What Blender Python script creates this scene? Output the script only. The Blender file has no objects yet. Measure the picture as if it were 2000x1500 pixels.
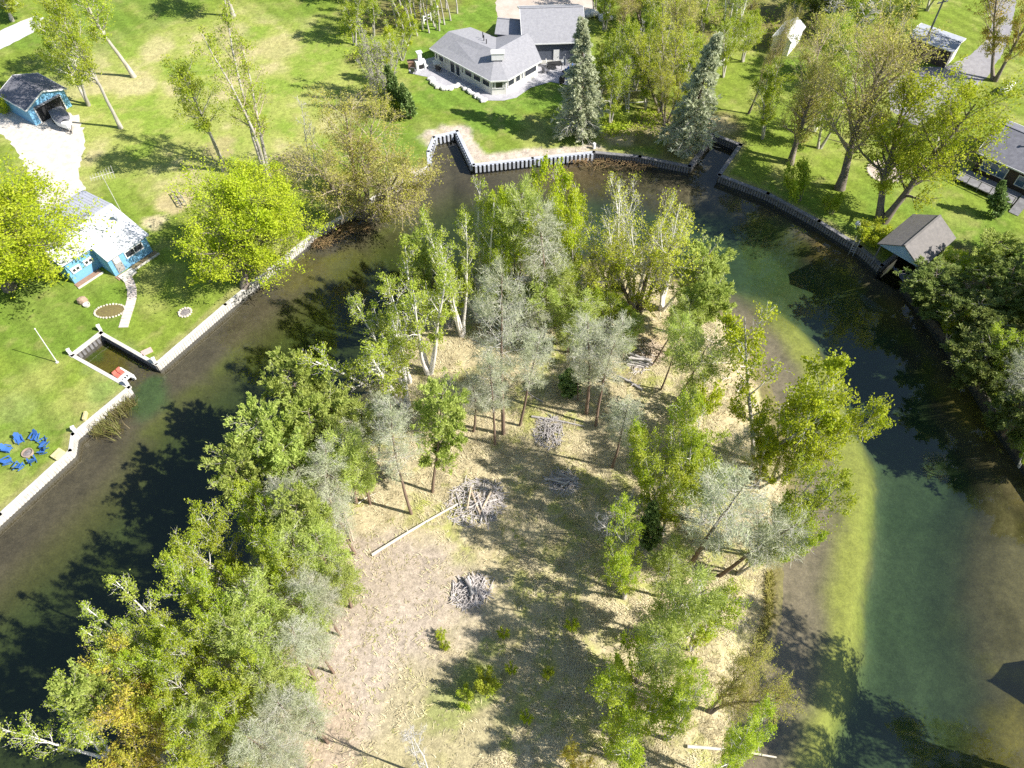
import bpy, bmesh, math, random
import numpy as np
from mathutils import Vector, Matrix, Quaternion

# ------------------------------------------------------------------ camera, sky, sun, exposure
SC = bpy.context.scene
COL = SC.collection
CAM_H, FPX, NADIR = 60.0, 1480.0, 1850.0          # drone height, focal length in px of the 2000 px frame, nadir row
TH = math.atan2(FPX, NADIR - 750)
cam = bpy.data.objects.new('camera', bpy.data.cameras.new('camera')); COL.objects.link(cam)
cam.location = (0, 0, CAM_H); cam.rotation_euler = (math.pi / 2 - TH, 0, 0)
cam.data.sensor_width = 36; cam.data.lens = FPX / 2000 * 36; cam.data.clip_end = 4000; cam.data.clip_start = 1
SC.camera = cam
SUN_EL, SUN_AZ = math.radians(42), math.radians(-16)    # direction towards the sun, azimuth from +X
world = bpy.data.worlds.new('World'); SC.world = world; world.use_nodes = True
wn = world.node_tree.nodes; wn.clear()
sky = wn.new('ShaderNodeTexSky'); sky.sky_type = 'NISHITA'; sky.sun_disc = False
sky.sun_elevation = SUN_EL; sky.sun_rotation = math.pi / 2 - SUN_AZ
sky.air_density = 1.0; sky.dust_density = 0.6; sky.ozone_density = 1.2
bgd = wn.new('ShaderNodeBackground'); bgd.inputs[1].default_value = 0.085
wo = wn.new('ShaderNodeOutputWorld')
world.node_tree.links.new(sky.outputs[0], bgd.inputs[0]); world.node_tree.links.new(bgd.outputs[0], wo.inputs[0])
sl = bpy.data.lights.new('sun', 'SUN'); sl.energy = 5.0; sl.angle = math.radians(0.5); sl.color = (1.0, 0.95, 0.87)
sun = bpy.data.objects.new('sun', sl); COL.objects.link(sun)
sdir = Vector((math.cos(SUN_EL) * math.cos(SUN_AZ), math.cos(SUN_EL) * math.sin(SUN_AZ), math.sin(SUN_EL)))
sun.rotation_euler = sdir.to_track_quat('Z', 'Y').to_euler(); sun.location = (60, -20, 80)
SC.view_settings.view_transform = 'Standard'; SC.view_settings.look = 'None'
SC.view_settings.exposure = 0.93; SC.view_settings.gamma = 1.0; SC.view_settings.use_curve_mapping = False
SC.cycles.max_bounces = 8; SC.cycles.diffuse_bounces = 5; SC.cycles.glossy_bounces = 2
SC.cycles.transmission_bounces = 4; SC.cycles.transparent_max_bounces = 8
SC.cycles.caustics_reflective = False; SC.cycles.caustics_refractive = False
SC.cycles.use_denoising = False

# ------------------------------------------------------------------ helpers
LAND = 0.9
RNG = np.random.default_rng(7)
CT, ST = math.cos(TH), math.sin(TH)
def ray(px, py):
    u, v = (px - 1000) / FPX, (py - 750) / FPX
    return np.array([u, CT - v * ST, -ST - v * CT])
def G(px, py, z=LAND):                      # surveyed map position of a point at height z
    d = ray(px, py); t = (CAM_H - z) / -d[2]
    return np.array([d[0] * t, d[1] * t, z])
def GV(px, py, z=LAND): return Vector(G(px, py, z))
def ppm(px, py):                            # pixels per metre there
    p = G(px, py); return FPX / (p[1] * CT + (CAM_H - p[2]) * ST)

def link(o, parent=None):
    COL.objects.link(o)
    if parent is not None: o.parent = parent
    return o
def tag(o, label=None, cat=None, group=None, kind=None):
    if label: o['label'] = label
    if cat: o['category'] = cat
    if group: o['group'] = group
    if kind: o['kind'] = kind
    return o
def empty(name, loc, rz=0.0, label=None, cat=None, group=None):
    o = bpy.data.objects.new(name, None); o.empty_display_size = 0.3
    o.location = loc; o.rotation_euler = (0, 0, rz); link(o)
    return tag(o, label, cat, group)
def np_mesh(name, V, F, mats=(), smooth=False):
    V = np.asarray(V, np.float32); F = np.asarray(F, np.int32)
    me = bpy.data.meshes.new(name); k = F.shape[1]
    me.vertices.add(len(V)); me.vertices.foreach_set('co', V.ravel())
    me.loops.add(F.size); me.loops.foreach_set('vertex_index', F.ravel())
    me.polygons.add(len(F)); me.polygons.foreach_set('loop_start', np.arange(0, F.size, k, dtype=np.int32))
    me.polygons.foreach_set('loop_total', np.full(len(F), k, np.int32))
    if smooth: me.polygons.foreach_set('use_smooth', np.ones(len(F), bool))
    me.update(calc_edges=True)
    for m in mats: me.materials.append(m)
    return me
class MB:
    def __init__(s): s.v = []; s.f = []
    def poly(s, pts):
        n = len(s.v); s.v += [tuple(p) for p in pts]; s.f.append(tuple(range(n, n + len(pts)))); return s
    def box(s, c, sz, rz=0.0, rx=0.0, ry=0.0):
        R = Matrix.Rotation(rz, 3, 'Z') @ Matrix.Rotation(ry, 3, 'Y') @ Matrix.Rotation(rx, 3, 'X'); n = len(s.v)
        for dx, dy, dz in ((-1,-1,-1),(1,-1,-1),(1,1,-1),(-1,1,-1),(-1,-1,1),(1,-1,1),(1,1,1),(-1,1,1)):
            s.v.append(tuple(Vector(c) + R @ Vector((dx * sz[0] / 2, dy * sz[1] / 2, dz * sz[2] / 2))))
        for f in ((0,3,2,1),(4,5,6,7),(0,1,5,4),(1,2,6,5),(2,3,7,6),(3,0,4,7)): s.f.append(tuple(n + i for i in f))
        return s
    def prism(s, pts, z0, z1):              # vertical prism over a plan polygon (z1 may be a list)
        n = len(s.v); k = len(pts); zz = z1 if isinstance(z1, (list, tuple)) else [z1] * k
        for p in pts: s.v.append((p[0], p[1], z0))
        for p, z in zip(pts, zz): s.v.append((p[0], p[1], z))
        s.f.append(tuple(range(n + k - 1, n - 1, -1))); s.f.append(tuple(range(n + k, n + 2 * k)))
        for i in range(k): j = (i + 1) % k; s.f.append((n + i, n + j, n + k + j, n + k + i))
        return s
    def slab(s, pts, t):                    # polygon thickened downwards
        n = len(s.v); k = len(pts)
        for p in pts: s.v.append(tuple(p))
        for p in pts: s.v.append((p[0], p[1], p[2] - t))
        s.f.append(tuple(range(n, n + k))); s.f.append(tuple(range(n + 2 * k - 1, n + k - 1, -1)))
        for i in range(k): j = (i + 1) % k; s.f.append((n + i, n + k + i, n + k + j, n + j))
        return s
    def tube(s, pts, rad, k=6):
        pts = [Vector(p) for p in pts]; rad = rad if isinstance(rad, (list, tuple)) else [rad] * len(pts); n = len(s.v)
        for i, p in enumerate(pts):
            t = (pts[min(i + 1, len(pts) - 1)] - pts[max(i - 1, 0)]).normalized()
            a = t.cross(Vector((0.31, 0.52, 0.79)))
            if a.length < 0.1: a = t.cross(Vector((1, 0, 0)))
            a.normalize(); b = t.cross(a)
            for j in range(k):
                w = 2 * math.pi * j / k; s.v.append(tuple(p + (a * math.cos(w) + b * math.sin(w)) * rad[i]))
        for i in range(len(pts) - 1):
            for j in range(k):
                s.f.append((n + i * k + j, n + i * k + (j + 1) % k, n + (i + 1) * k + (j + 1) % k, n + (i + 1) * k + j))
        s.f.append(tuple(n + j for j in range(k - 1, -1, -1))); m = n + (len(pts) - 1) * k; s.f.append(tuple(m + j for j in range(k)))
        return s
    def lathe(s, prof, k=14, c=(0, 0, 0), sx=1, sy=1):
        n = len(s.v)
        for r, z in prof:
            for j in range(k):
                w = 2 * math.pi * j / k; s.v.append((c[0] + sx * r * math.cos(w), c[1] + sy * r * math.sin(w), c[2] + z))
        for i in range(len(prof) - 1):
            for j in range(k): s.f.append((n + i * k + j, n + i * k + (j + 1) % k, n + (i + 1) * k + (j + 1) % k, n + (i + 1) * k + j))
        m = n + (len(prof) - 1) * k; s.f.append(tuple(m + j for j in range(k))); s.f.append(tuple(n + j for j in range(k - 1, -1, -1)))
        return s
    def mesh(s, name, m, smooth=False):
        me = bpy.data.meshes.new(name); me.from_pydata(s.v, [], s.f); me.materials.append(m)
        if smooth:
            for p in me.polygons: p.use_smooth = True
        me.update(); return me
    def build(s, name, m, parent=None, smooth=False):
        return link(bpy.data.objects.new(name, s.mesh(name, m, smooth)), parent)

# ------------------------------------------------------------------ procedural materials
def nodes_of(m):
    m.use_nodes = True; nt = m.node_tree; nt.nodes.clear(); return nt, nt.nodes, nt.links
def mixrgb(nt, a, b, fac, mode='MIX'):
    n = nt.nodes.new('ShaderNodeMix'); n.data_type = 'RGBA'; n.blend_type = mode
    for idx, v in ((6, a), (7, b)):
        if isinstance(v, tuple): n.inputs[idx].default_value = (*v, 1)
        else: nt.links.new(v, n.inputs[idx])
    if isinstance(fac, (int, float)): n.inputs[0].default_value = fac
    else: nt.links.new(fac, n.inputs[0])
    return n.outputs[2]
def noise_out(nt, scale, detail=4, rough=0.6, coord=None, dist=0.0):
    n = nt.nodes.new('ShaderNodeTexNoise'); n.inputs['Scale'].default_value = scale
    n.inputs['Detail'].default_value = detail; n.inputs['Roughness'].default_value = rough; n.inputs['Distortion'].default_value = dist
    if coord is not None: nt.links.new(coord, n.inputs['Vector'])
    return n.outputs[0]
def ramp(nt, src, lo, hi):
    n = nt.nodes.new('ShaderNodeMapRange'); n.inputs[1].default_value = lo; n.inputs[2].default_value = hi
    nt.links.new(src, n.inputs[0]); return n.outputs[0]
def mat(name, c1, c2=None, scale=2.0, rough=0.8, bump=0.0, bscale=None, spec=0.3, metal=0.0, lo=0.35, hi=0.65, stretch=None, world_co=True):
    m = bpy.data.materials.new(name); nt, N, L = nodes_of(m)
    out = N.new('ShaderNodeOutputMaterial'); b = N.new('ShaderNodeBsdfPrincipled'); L.new(b.outputs[0], out.inputs[0])
    if world_co: co = N.new('ShaderNodeNewGeometry').outputs['Position']
    else: co = N.new('ShaderNodeTexCoord').outputs['Object']
    if stretch:
        mp = N.new('ShaderNodeMapping'); mp.inputs['Scale'].default_value = stretch; L.new(co, mp.inputs[0]); co = mp.outputs[0]
    c2 = c2 or tuple(x * 0.75 for x in c1)
    f = ramp(nt, noise_out(nt, scale, 6, 0.65, co), lo, hi)
    col = mixrgb(nt, c1, c2, f)
    L.new(col, b.inputs['Base Color']); b.inputs['Roughness'].default_value = rough
    b.inputs['Specular IOR Level'].default_value = spec; b.inputs['Metallic'].default_value = metal
    if bump:
        bp = N.new('ShaderNodeBump'); bp.inputs['Strength'].default_value = bump; bp.inputs['Distance'].default_value = 0.05
        L.new(noise_out(nt, bscale or scale * 3, 5, 0.7, co), bp.inputs['Height']); L.new(bp.outputs[0], b.inputs['Normal'])
    return m
def leaf_mat(name, c1, c2, c3=None, trans=0.35, huevar=0.12):
    m = bpy.data.materials.new(name); nt, N, L = nodes_of(m)
    out = N.new('ShaderNodeOutputMaterial'); geo = N.new('ShaderNodeNewGeometry'); oi = N.new('ShaderNodeObjectInfo')
    col = mixrgb(nt, c1, c2, geo.outputs['Random Per Island'])
    nz = ramp(nt, noise_out(nt, 0.55, 3, 0.6, geo.outputs['Position']), 0.4, 0.65)
    if c3: col = mixrgb(nt, col, c3, nz)
    hs = N.new('ShaderNodeHueSaturation'); L.new(col, hs.inputs['Color'])
    mr = N.new('ShaderNodeMapRange'); mr.inputs[3].default_value = 1 - huevar; mr.inputs[4].default_value = 1 + huevar
    L.new(oi.outputs['Random'], mr.inputs[0]); L.new(mr.outputs[0], hs.inputs['Value'])
    mh = N.new('ShaderNodeMapRange'); mh.inputs[3].default_value = 0.5 - huevar * 0.02; mh.inputs[4].default_value = 0.5 + huevar * 0.07
    L.new(oi.outputs['Random'], mh.inputs[0]); L.new(mh.outputs[0], hs.inputs['Hue'])
    d = N.new('ShaderNodeBsdfPrincipled'); d.inputs['Roughness'].default_value = 0.55; d.inputs['Specular IOR Level'].default_value = 0.25
    t = N.new('ShaderNodeBsdfTranslucent'); L.new(hs.outputs[0], d.inputs['Base Color']); L.new(hs.outputs[0], t.inputs['Color'])
    mx = N.new('ShaderNodeMixShader'); mx.inputs[0].default_value = trans
    L.new(d.outputs[0], mx.inputs[1]); L.new(t.outputs[0], mx.inputs[2]); L.new(mx.outputs[0], out.inputs[0])
    return m
def terrain_mat(name, fine=0.35, bump=0.5, fscale=2.5, rough=0.95):
    m = bpy.data.materials.new(name); nt, N, L = nodes_of(m)
    out = N.new('ShaderNodeOutputMaterial'); b = N.new('ShaderNodeBsdfPrincipled'); L.new(b.outputs[0], out.inputs[0])
    at = N.new('ShaderNodeAttribute'); at.attribute_name = 'col'; geo = N.new('ShaderNodeNewGeometry').outputs['Position']
    n1 = noise_out(nt, fscale, 6, 0.75, geo); n2 = noise_out(nt, fscale * 4.3, 3, 0.7, geo, 0.6)
    v1 = N.new('ShaderNodeMapRange'); v1.inputs[1].default_value = 0.28; v1.inputs[2].default_value = 0.72
    v1.inputs[3].default_value = 1 - fine; v1.inputs[4].default_value = 1 + fine; L.new(n1, v1.inputs[0])
    v2 = N.new('ShaderNodeMapRange'); v2.inputs[1].default_value = 0.3; v2.inputs[2].default_value = 0.7
    v2.inputs[3].default_value = 1 - fine * 0.8; v2.inputs[4].default_value = 1 + fine * 0.8; L.new(n2, v2.inputs[0])
    mu = N.new('ShaderNodeMath'); mu.operation = 'MULTIPLY'; L.new(v1.outputs[0], mu.inputs[0]); L.new(v2.outputs[0], mu.inputs[1])
    vm = N.new('ShaderNodeVectorMath'); vm.operation = 'SCALE'; L.new(at.outputs['Color'], vm.inputs[0]); L.new(mu.outputs[0], vm.inputs['Scale'])
    L.new(vm.outputs[0], b.inputs['Base Color']); b.inputs['Roughness'].default_value = rough; b.inputs['Specular IOR Level'].default_value = 0.1
    bp = N.new('ShaderNodeBump'); bp.inputs['Strength'].default_value = bump; bp.inputs['Distance'].default_value = 0.12
    L.new(n1, bp.inputs['Height']); L.new(bp.outputs[0], b.inputs['Normal'])
    return m
def unit(v): return v / np.maximum(np.linalg.norm(v, axis=-1, keepdims=True), 1e-9)
# ------------------------------------------------------------------ shorelines (plan survey)
def PL(pts, z=LAND): return np.array([G(x, y, z)[:2] for x, y in pts])
SLIP_W = [(252,757),(140,694),(197,650),(305,711)]
west_a = [(-300,1279),(0,1005),(137,880),(142,848)]
west_b = [(142,848),(252,757)]
west_c = [(305,711),(440,595),(610,458)]
west_d = [(610,458),(720,392),(838,325)]
steel = [(838,325),(836,296),(847,268),(893,256),(925,322),(1040,309),(1160,297)]
timber_a = [(1160,297),(1250,306),(1347,325),(1393,262),(1447,283),(1405,342)]
timber_b = [(1405,342),(1500,378),(1600,432),(1680,482),(1722,519)]
bh_slip = [(1722,519),(1786,468),(1832,494),(1768,548)]
east = [(1768,548),(1808,600),(1860,670),(1910,745),(1955,820),(2005,895),(2070,980),(2130,1080),(2200,1200),(2240,1350),(2250,1500),(2250,1700)]
outer_px = west_a + west_b[1:] + SLIP_W[1:] + west_c[1:] + west_d[1:] + steel[1:] + timber_a[1:] + timber_b[1:] + bh_slip[1:] + east[1:]
OUTER = np.vstack([PL(outer_px), [[55, -40], [-75, -40]]])
isl_px = [(250,1560),(340,1400),(420,1255),(500,1110),(570,985),(640,885),(705,806),(760,730),(815,655),(865,590),(925,540),(1000,520),(1100,515),(1230,525),(1330,555),(1400,600),(1445,665),(1488,745),(1500,812),(1530,880),(1545,950),(1520,1040),(1503,1120),(1508,1165),(1490,1250),(1475,1300),(1440,1385),(1420,1460),(1405,1600),(1400,1900)]
ISL = np.vstack([PL(isl_px, 0.15), [[14, -40], [-20, -40]]])
def smooth_poly(P, it=2):
    for _ in range(it):
        Q = np.roll(P, -1, 0); P = np.stack([0.75 * P + 0.25 * Q, 0.25 * P + 0.75 * Q], 1).reshape(-1, 2)
    return P
ISL = smooth_poly(ISL, 2)
def inside(P, poly):
    x, y = P[:, 0], P[:, 1]; r = np.zeros(len(P), bool); n = len(poly)
    for i in range(n):
        x0, y0 = poly[i]; x1, y1 = poly[(i + 1) % n]
        if y0 == y1: continue
        c = ((y0 > y) != (y1 > y)) & (x < (x1 - x0) * (y - y0) / (y1 - y0) + x0); r ^= c
    return r
def pdist(P, poly, closed=True, near=False):
    best = np.full(len(P), 1e9); bp = np.zeros((len(P), 2)); n = len(poly)
    for i in range(n if closed else n - 1):
        a, b = poly[i], poly[(i + 1) % n]; ab = b - a; l2 = ab @ ab
        if l2 < 1e-9: continue
        t = np.clip(((P - a) @ ab) / l2, 0, 1); q = a + t[:, None] * ab
        d = ((P - q) ** 2).sum(1); m = d < best; best[m] = d[m]
        if near: bp[m] = q[m]
    return (np.sqrt(best), bp) if near else np.sqrt(best)
def vnoise(P, scale, seed, octaves=4, gain=0.55):
    r = np.random.default_rng(seed); out = np.zeros(len(P)); amp = 1.0; tot = 0
    for o in range(octaves):
        tab = r.random((64, 64)); q = P / scale * (2 ** o) + r.random(2) * 50
        i = np.floor(q).astype(int); f = q - i; f = f * f * (3 - 2 * f); i %= 64; j = (i + 1) % 64
        v = (tab[i[:, 0], i[:, 1]] * (1 - f[:, 0]) + tab[j[:, 0], i[:, 1]] * f[:, 0]) * (1 - f[:, 1]) + (tab[i[:, 0], j[:, 1]] * (1 - f[:, 0]) + tab[j[:, 0], j[:, 1]] * f[:, 0]) * f[:, 1]
        out += v * amp; tot += amp; amp *= gain
    return out / tot
def sstep(x, a, b): t = np.clip((x - a) / (b - a), 0, 1); return t * t * (3 - 2 * t)
def lerp(a, b, t): return a * (1 - t[:, None]) + np.asarray(b) * t[:, None]
def set_col(me, C):
    at = me.color_attributes.new('col', 'FLOAT_COLOR', 'POINT')
    at.data.foreach_set('color', np.hstack([C, np.ones((len(C), 1))]).astype(np.float32).ravel())
def grid(x0, x1, y0, y1, s):
    xs = np.arange(x0, x1 + s / 2, s); ys = np.arange(y0, y1 + s / 2, s)
    X, Y = np.meshgrid(xs, ys); V = np.stack([X.ravel(), Y.ravel()], 1); nx = len(xs); ny = len(ys)
    a = (np.arange(ny - 1)[:, None] * nx + np.arange(nx - 1)[None, :]).ravel()
    return V, np.stack([a, a + 1, a + nx + 1, a + nx], 1)
def subset(V, F, mask):
    F = F[mask]; u, inv = np.unique(F, return_inverse=True); return u, inv.reshape(F.shape)
GV2, GF = grid(-104, 104, -34, 152, 0.4)
fc = GV2[GF].mean(1)

def isl_height(P):
    ins = inside(P, ISL); d = pdist(P, ISL); sd = np.where(ins, d, -d)
    h = np.where(sd < 0, sd * 0.35, 0.62 * sstep(sd, 0, 3.0) + 0.35 * sstep(sd, 3, 14))
    return h + (vnoise(P, 6, 21) - 0.5) * 0.35 * sstep(sd, 0.2, 3), sd
def isl_z(x, y): return float(isl_height(np.array([[x, y]]))[0][0])

# paint helpers: soft discs of plan colour laid down at surveyed spots
def blob(C, P, px, py, rpx, col, amt=1.0, z=LAND, seed=3, hard=0.5):
    c = G(px, py, z)[:2]; r = rpx / ppm(px, py); d = np.hypot(P[:, 0] - c[0], P[:, 1] - c[1]) / r
    d = d + (vnoise(P, max(r * 0.5, 0.8), seed) - 0.5) * 0.9
    return lerp(C, col, (1 - sstep(d, hard, 1.0)) * amt)

# ---- mainland lawn
landm = ~inside(fc, OUTER)
u, F = subset(GV2, GF, landm); P = GV2[u].copy()
cnt = np.bincount(GF.ravel(), minlength=len(GV2)); cl = np.bincount(GF[landm].ravel(), minlength=len(GV2))
edge = (cl[u] < cnt[u])
dd, near = pdist(P[edge], OUTER, near=True); sn = dd < 0.6
idx = np.where(edge)[0][sn]; P[idx] = near[sn]
C = np.tile(np.array([0.165, 0.222, 0.032]), (len(P), 1))
n_big = vnoise(P, 14, 1); n_mid = vnoise(P, 4.5, 2, 5); n_sm = vnoise(P, 1.6, 4, 3)
C = lerp(C, (0.26, 0.28, 0.075), sstep(n_mid, 0.48, 0.7) * 0.8)
C = lerp(C, (0.115, 0.19, 0.026), sstep(n_big, 0.5, 0.66) * 0.7)
# upper-left field: yellow green with straw patches, paled to paint in washed-out haze
fx = G(420, 180)[:2]; fd = np.hypot((P[:, 0] - fx[0]) / 27, (P[:, 1] - fx[1]) / 24)
fm = 1 - sstep(fd + (n_big - 0.5) * 0.6, 0.6, 1.05)
C = lerp(C, (0.30, 0.33, 0.085), fm * 0.8)
C = lerp(C, (0.42, 0.37, 0.19), fm * sstep(n_mid * 0.6 + n_big * 0.4, 0.49, 0.62) * 0.85)
C = lerp(C, (0.15, 0.25, 0.022), fm * sstep(1 - n_mid, 0.54, 0.66) * 0.6)
for bx, by, r, c, a in [(540,95,60,(0.40,0.35,0.17),.7),(270,170,40,(0.40,0.36,0.18),.7),(430,290,45,(0.36,0.31,0.15),.8),(340,395,45,(0.44,0.36,0.2),.85),(300,435,28,(0.50,0.42,0.26),.9),(560,330,60,(0.30,0.26,0.12),.8),(600,250,40,(0.36,0.34,0.12),.6),(450,60,40,(0.40,0.34,0.19),.6),
                        (210,700,60,(0.22,0.28,0.10),.5),(30,800,50,(0.24,0.28,0.09),.5),(220,760,60,(0.21,0.27,0.09),.5)]:
    C = blob(C, P, bx, by, r, c, a)
# lush lawn of the lake house
for bx, by, r in [(860,180,80),(960,225,80),(1060,190,70),(860,60,60),(930,30,70),(820,110,50)]:
    C = blob(C, P, bx, by, r, (0.13, 0.215, 0.03), .85)
# woods floor, right of the lake house and top edge
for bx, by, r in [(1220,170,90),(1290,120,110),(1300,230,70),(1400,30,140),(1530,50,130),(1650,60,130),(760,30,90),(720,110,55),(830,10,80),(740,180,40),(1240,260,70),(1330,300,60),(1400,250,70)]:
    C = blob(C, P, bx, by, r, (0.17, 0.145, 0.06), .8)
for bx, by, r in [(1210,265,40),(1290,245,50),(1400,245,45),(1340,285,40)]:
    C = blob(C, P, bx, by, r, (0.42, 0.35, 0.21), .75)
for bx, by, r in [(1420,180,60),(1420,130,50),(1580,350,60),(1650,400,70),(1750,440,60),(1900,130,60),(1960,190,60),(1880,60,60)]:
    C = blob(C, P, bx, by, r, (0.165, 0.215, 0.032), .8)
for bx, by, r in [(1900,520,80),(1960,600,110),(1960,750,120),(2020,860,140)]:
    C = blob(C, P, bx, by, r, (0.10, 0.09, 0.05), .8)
# sandy strip behind the steel seawall and bare soil along the other walls
ds = pdist(P, PL(steel[2:]), closed=False)
C = lerp(C, (0.47, 0.40, 0.325), 1 - sstep(ds + (n_sm - 0.5) * 1.6, 1.2, 2.1))
for poly in (west_a, west_b, west_c, timber_a, timber_b, west_d):
    dw = pdist(P, PL(poly), closed=False)
    C = lerp(C, (0.27, 0.25, 0.10), (1 - sstep(dw + (n_sm - 0.5) * 1.2, 0.5, 1.1)) * 0.7)
C = blob(C, P, 800, 350, 45, (0.50, 0.42, 0.32), .8)
mow = np.sin((P[:, 0] * 0.77 + P[:, 1] * 0.64 + (n_big - .5) * 1.5) * 2.6); C = C * (1 + 0.10 * np.tanh(mow * 2) * (1 - fm))[:, None]
dry = sstep(n_sm, 0.6, 0.8) * 0.35; C = lerp(C, (0.34, 0.30, 0.12), dry)
Z = np.full(len(P), LAND)
lawn_m = terrain_mat('lawn_grass', fine=0.36, bump=0.5, fscale=1.9)
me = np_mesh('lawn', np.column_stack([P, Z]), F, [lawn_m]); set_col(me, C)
lawn = tag(link(bpy.data.objects.new('lawn', me)), kind='structure')
far = MB()
for (x0, x1, y0, y1) in ((-1500, 1500, 152, 2500), (-1500, -104, -600, 152), (104, 1500, -600, 152), (-104, 104, -600, -34)):
    far.poly([(x0, y0, LAND), (x1, y0, LAND), (x1, y1, LAND), (x0, y1, LAND)])
tag(far.build('ground', mat('far_ground', (0.10, 0.13, 0.03), (0.15, 0.15, 0.06), 0.05, 0.95)), kind='structure')

# ---- lake bed
bm_ = inside(fc, OUTER) | (pdist(fc, OUTER) < 1.5)
u, F = subset(GV2, GF, bm_); P = GV2[u]
di = pdist(P, ISL); di = np.where(inside(P, ISL), -di, di)
dm = pdist(P, OUTER); dm = np.where(inside(P, OUTER), dm, 0)
eastm = sstep(P[:, 0], 12, 17) * (1 - sstep(P[:, 1], 50, 64))
n1 = vnoise(P, 5, 31, 5); n2 = vnoise(P, 12, 32, 4); n3 = vnoise(P, 1.8, 33, 4)
shelf = 0.30 + 0.07 * np.maximum(di, 0); drop = sstep(di + (n2 - .5) * 3.5 + (n1 - .5) * 1.5, 6.4, 10.2)
dep_e = shelf * (1 - drop) + 3.1 * drop
dep_w = 0.35 + 2.7 * sstep(di, 0.0, 7.0)
dep_i = dep_w * (1 - eastm) + dep_e * eastm
dep_m = 0.5 + 2.6 * sstep(dm + (n2 - .5) * 4, 2.0, 8.5)
dep_m = np.where(P[:, 0] > 22, 0.6 + 2.6 * sstep(dm + (n2 - .5) * 3, 1.5, 6.0), dep_m)
sy = np.array([G(1900,1500,0)[1], G(1930,1350,0)[1], G(1900,1180,0)[1], G(1905,1000,0)[1], G(1960,900,0)[1]]); sx = np.array([G(1900,1500,0)[0], G(1930,1350,0)[0], G(1900,1180,0)[0], G(1905,1000,0)[0], G(1960,900,0)[0]])
sh_e = sstep(P[:, 0] - np.interp(P[:, 1], sy, sx) + (n2 - .5) * 5, -3.5, 4.0) * (1 - sstep(P[:, 1], sy[-1], sy[-1] + 3))
dep = np.minimum(dep_i, dep_m); dep = dep * (1 - sh_e) + np.minimum(dep, 1.3) * sh_e; dep = dep * (0.9 + 0.25 * n1); dep = np.where(di < 0, 0.5, dep); dep = np.where(inside(P, PL(bh_slip)), 2.4, dep)  # boathouse slip sunk deep so its bed darkens under the roof
C = np.tile(np.array([0.185, 0.155, 0.095]), (len(P), 1))                    # silt
C = lerp(C, (0.145, 0.120, 0.075), sstep(n3, 0.5, 0.7) * 0.8)
C = lerp(C, (0.21, 0.23, 0.040), sstep(n2 * .55 + n1 * .45, 0.50, 0.60) * 0.75 * sstep(dep, 0.6, 1.2))   # weed beds
C = lerp(C, (0.16, 0.20, 0.10), sstep(dep, 1.6, 2.6) * 0.85)                 # deep algae, its green standing in for light scattered in the water
band = eastm * sstep(di + (n3 - .5) * 1.5, 3.2, 6.0) * (1 - sstep(di + (n2 - .5) * 3.0 + (n3 - .5) * 2.2, 7.2, 9.6))
C = lerp(C, (0.33, 0.34, 0.07), band * (0.6 + 0.4 * sstep(di, 4.0, 6.0)))
C = lerp(C, (0.27, 0.22, 0.145), eastm * (1 - sstep(di, 2.5, 5.0)) * 0.7)
C = lerp(C, (0.12, 0.105, 0.06), eastm * sstep(vnoise(P, 0.9, 35, 3), 0.58, 0.72) * (1 - sstep(di, 4.5, 6.5)) * 0.6)
gold = np.maximum(sh_e, sstep(P[:, 0], 22, 25) * (1 - sstep(dm, 1.5, 4.0)) * sstep(50 - P[:, 1], 0, 8))
C = lerp(C, (0.32, 0.25, 0.055), gold * (0.35 + 0.65 * sstep(n1, 0.42, 0.6)))
C = lerp(C, (0.14, 0.115, 0.04), gold * sstep(n3, 0.52, 0.66) * 0.6)
for bx, by, r, c, a in [(205,690,70,(0.20,0.165,0.03),.9),(185,690,25,(0.10,0.19,0.03),.7),(210,665,18,(0.10,0.18,0.04),.7),(280,770,60,(0.10,0.21,0.05),.7),(580,520,80,(0.26,0.23,0.05),.6),(680,510,60,(0.24,0.24,0.04),.6),(1120,340,120,(0.20,0.14,0.07),.8),(1640,470,60,(0.32,0.22,0.06),.7),(1740,600,60,(0.30,0.21,0.06),.6),(430,810,70,(0.23,0.26,0.05),.7),(200,1090,60,(0.22,0.25,0.04),.6),(1470,470,110,(0.20,0.27,0.08),.6)]:
    C = blob(C, P, bx, by, r, c, a, z=0, seed=44)
C = lerp(C, (0.06, 0.06, 0.04), 1.0 * inside(P, PL(bh_slip)))  # shade of the boathouse roof painted into the slip bed
westm = (1 - sstep(P[:, 0], -4, 6)) * sstep(dm, 2.5, 6.0)
C = lerp(C, (0.145, 0.145, 0.03), westm * 0.75)
C = lerp(C, (0.16, 0.20, 0.085), sstep(dep, 1.8, 2.8) * 0.6 * (1 - westm))
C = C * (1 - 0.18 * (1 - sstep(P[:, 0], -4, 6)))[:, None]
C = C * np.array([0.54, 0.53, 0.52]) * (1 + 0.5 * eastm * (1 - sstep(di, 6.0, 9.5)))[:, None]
bed_m = terrain_mat('silt_weed_and_shade', fine=0.28, bump=0.3, fscale=1.6)
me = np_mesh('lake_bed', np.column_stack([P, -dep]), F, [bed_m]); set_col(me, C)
tag(link(bpy.data.objects.new('lake_bed', me)), kind='structure')

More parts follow.
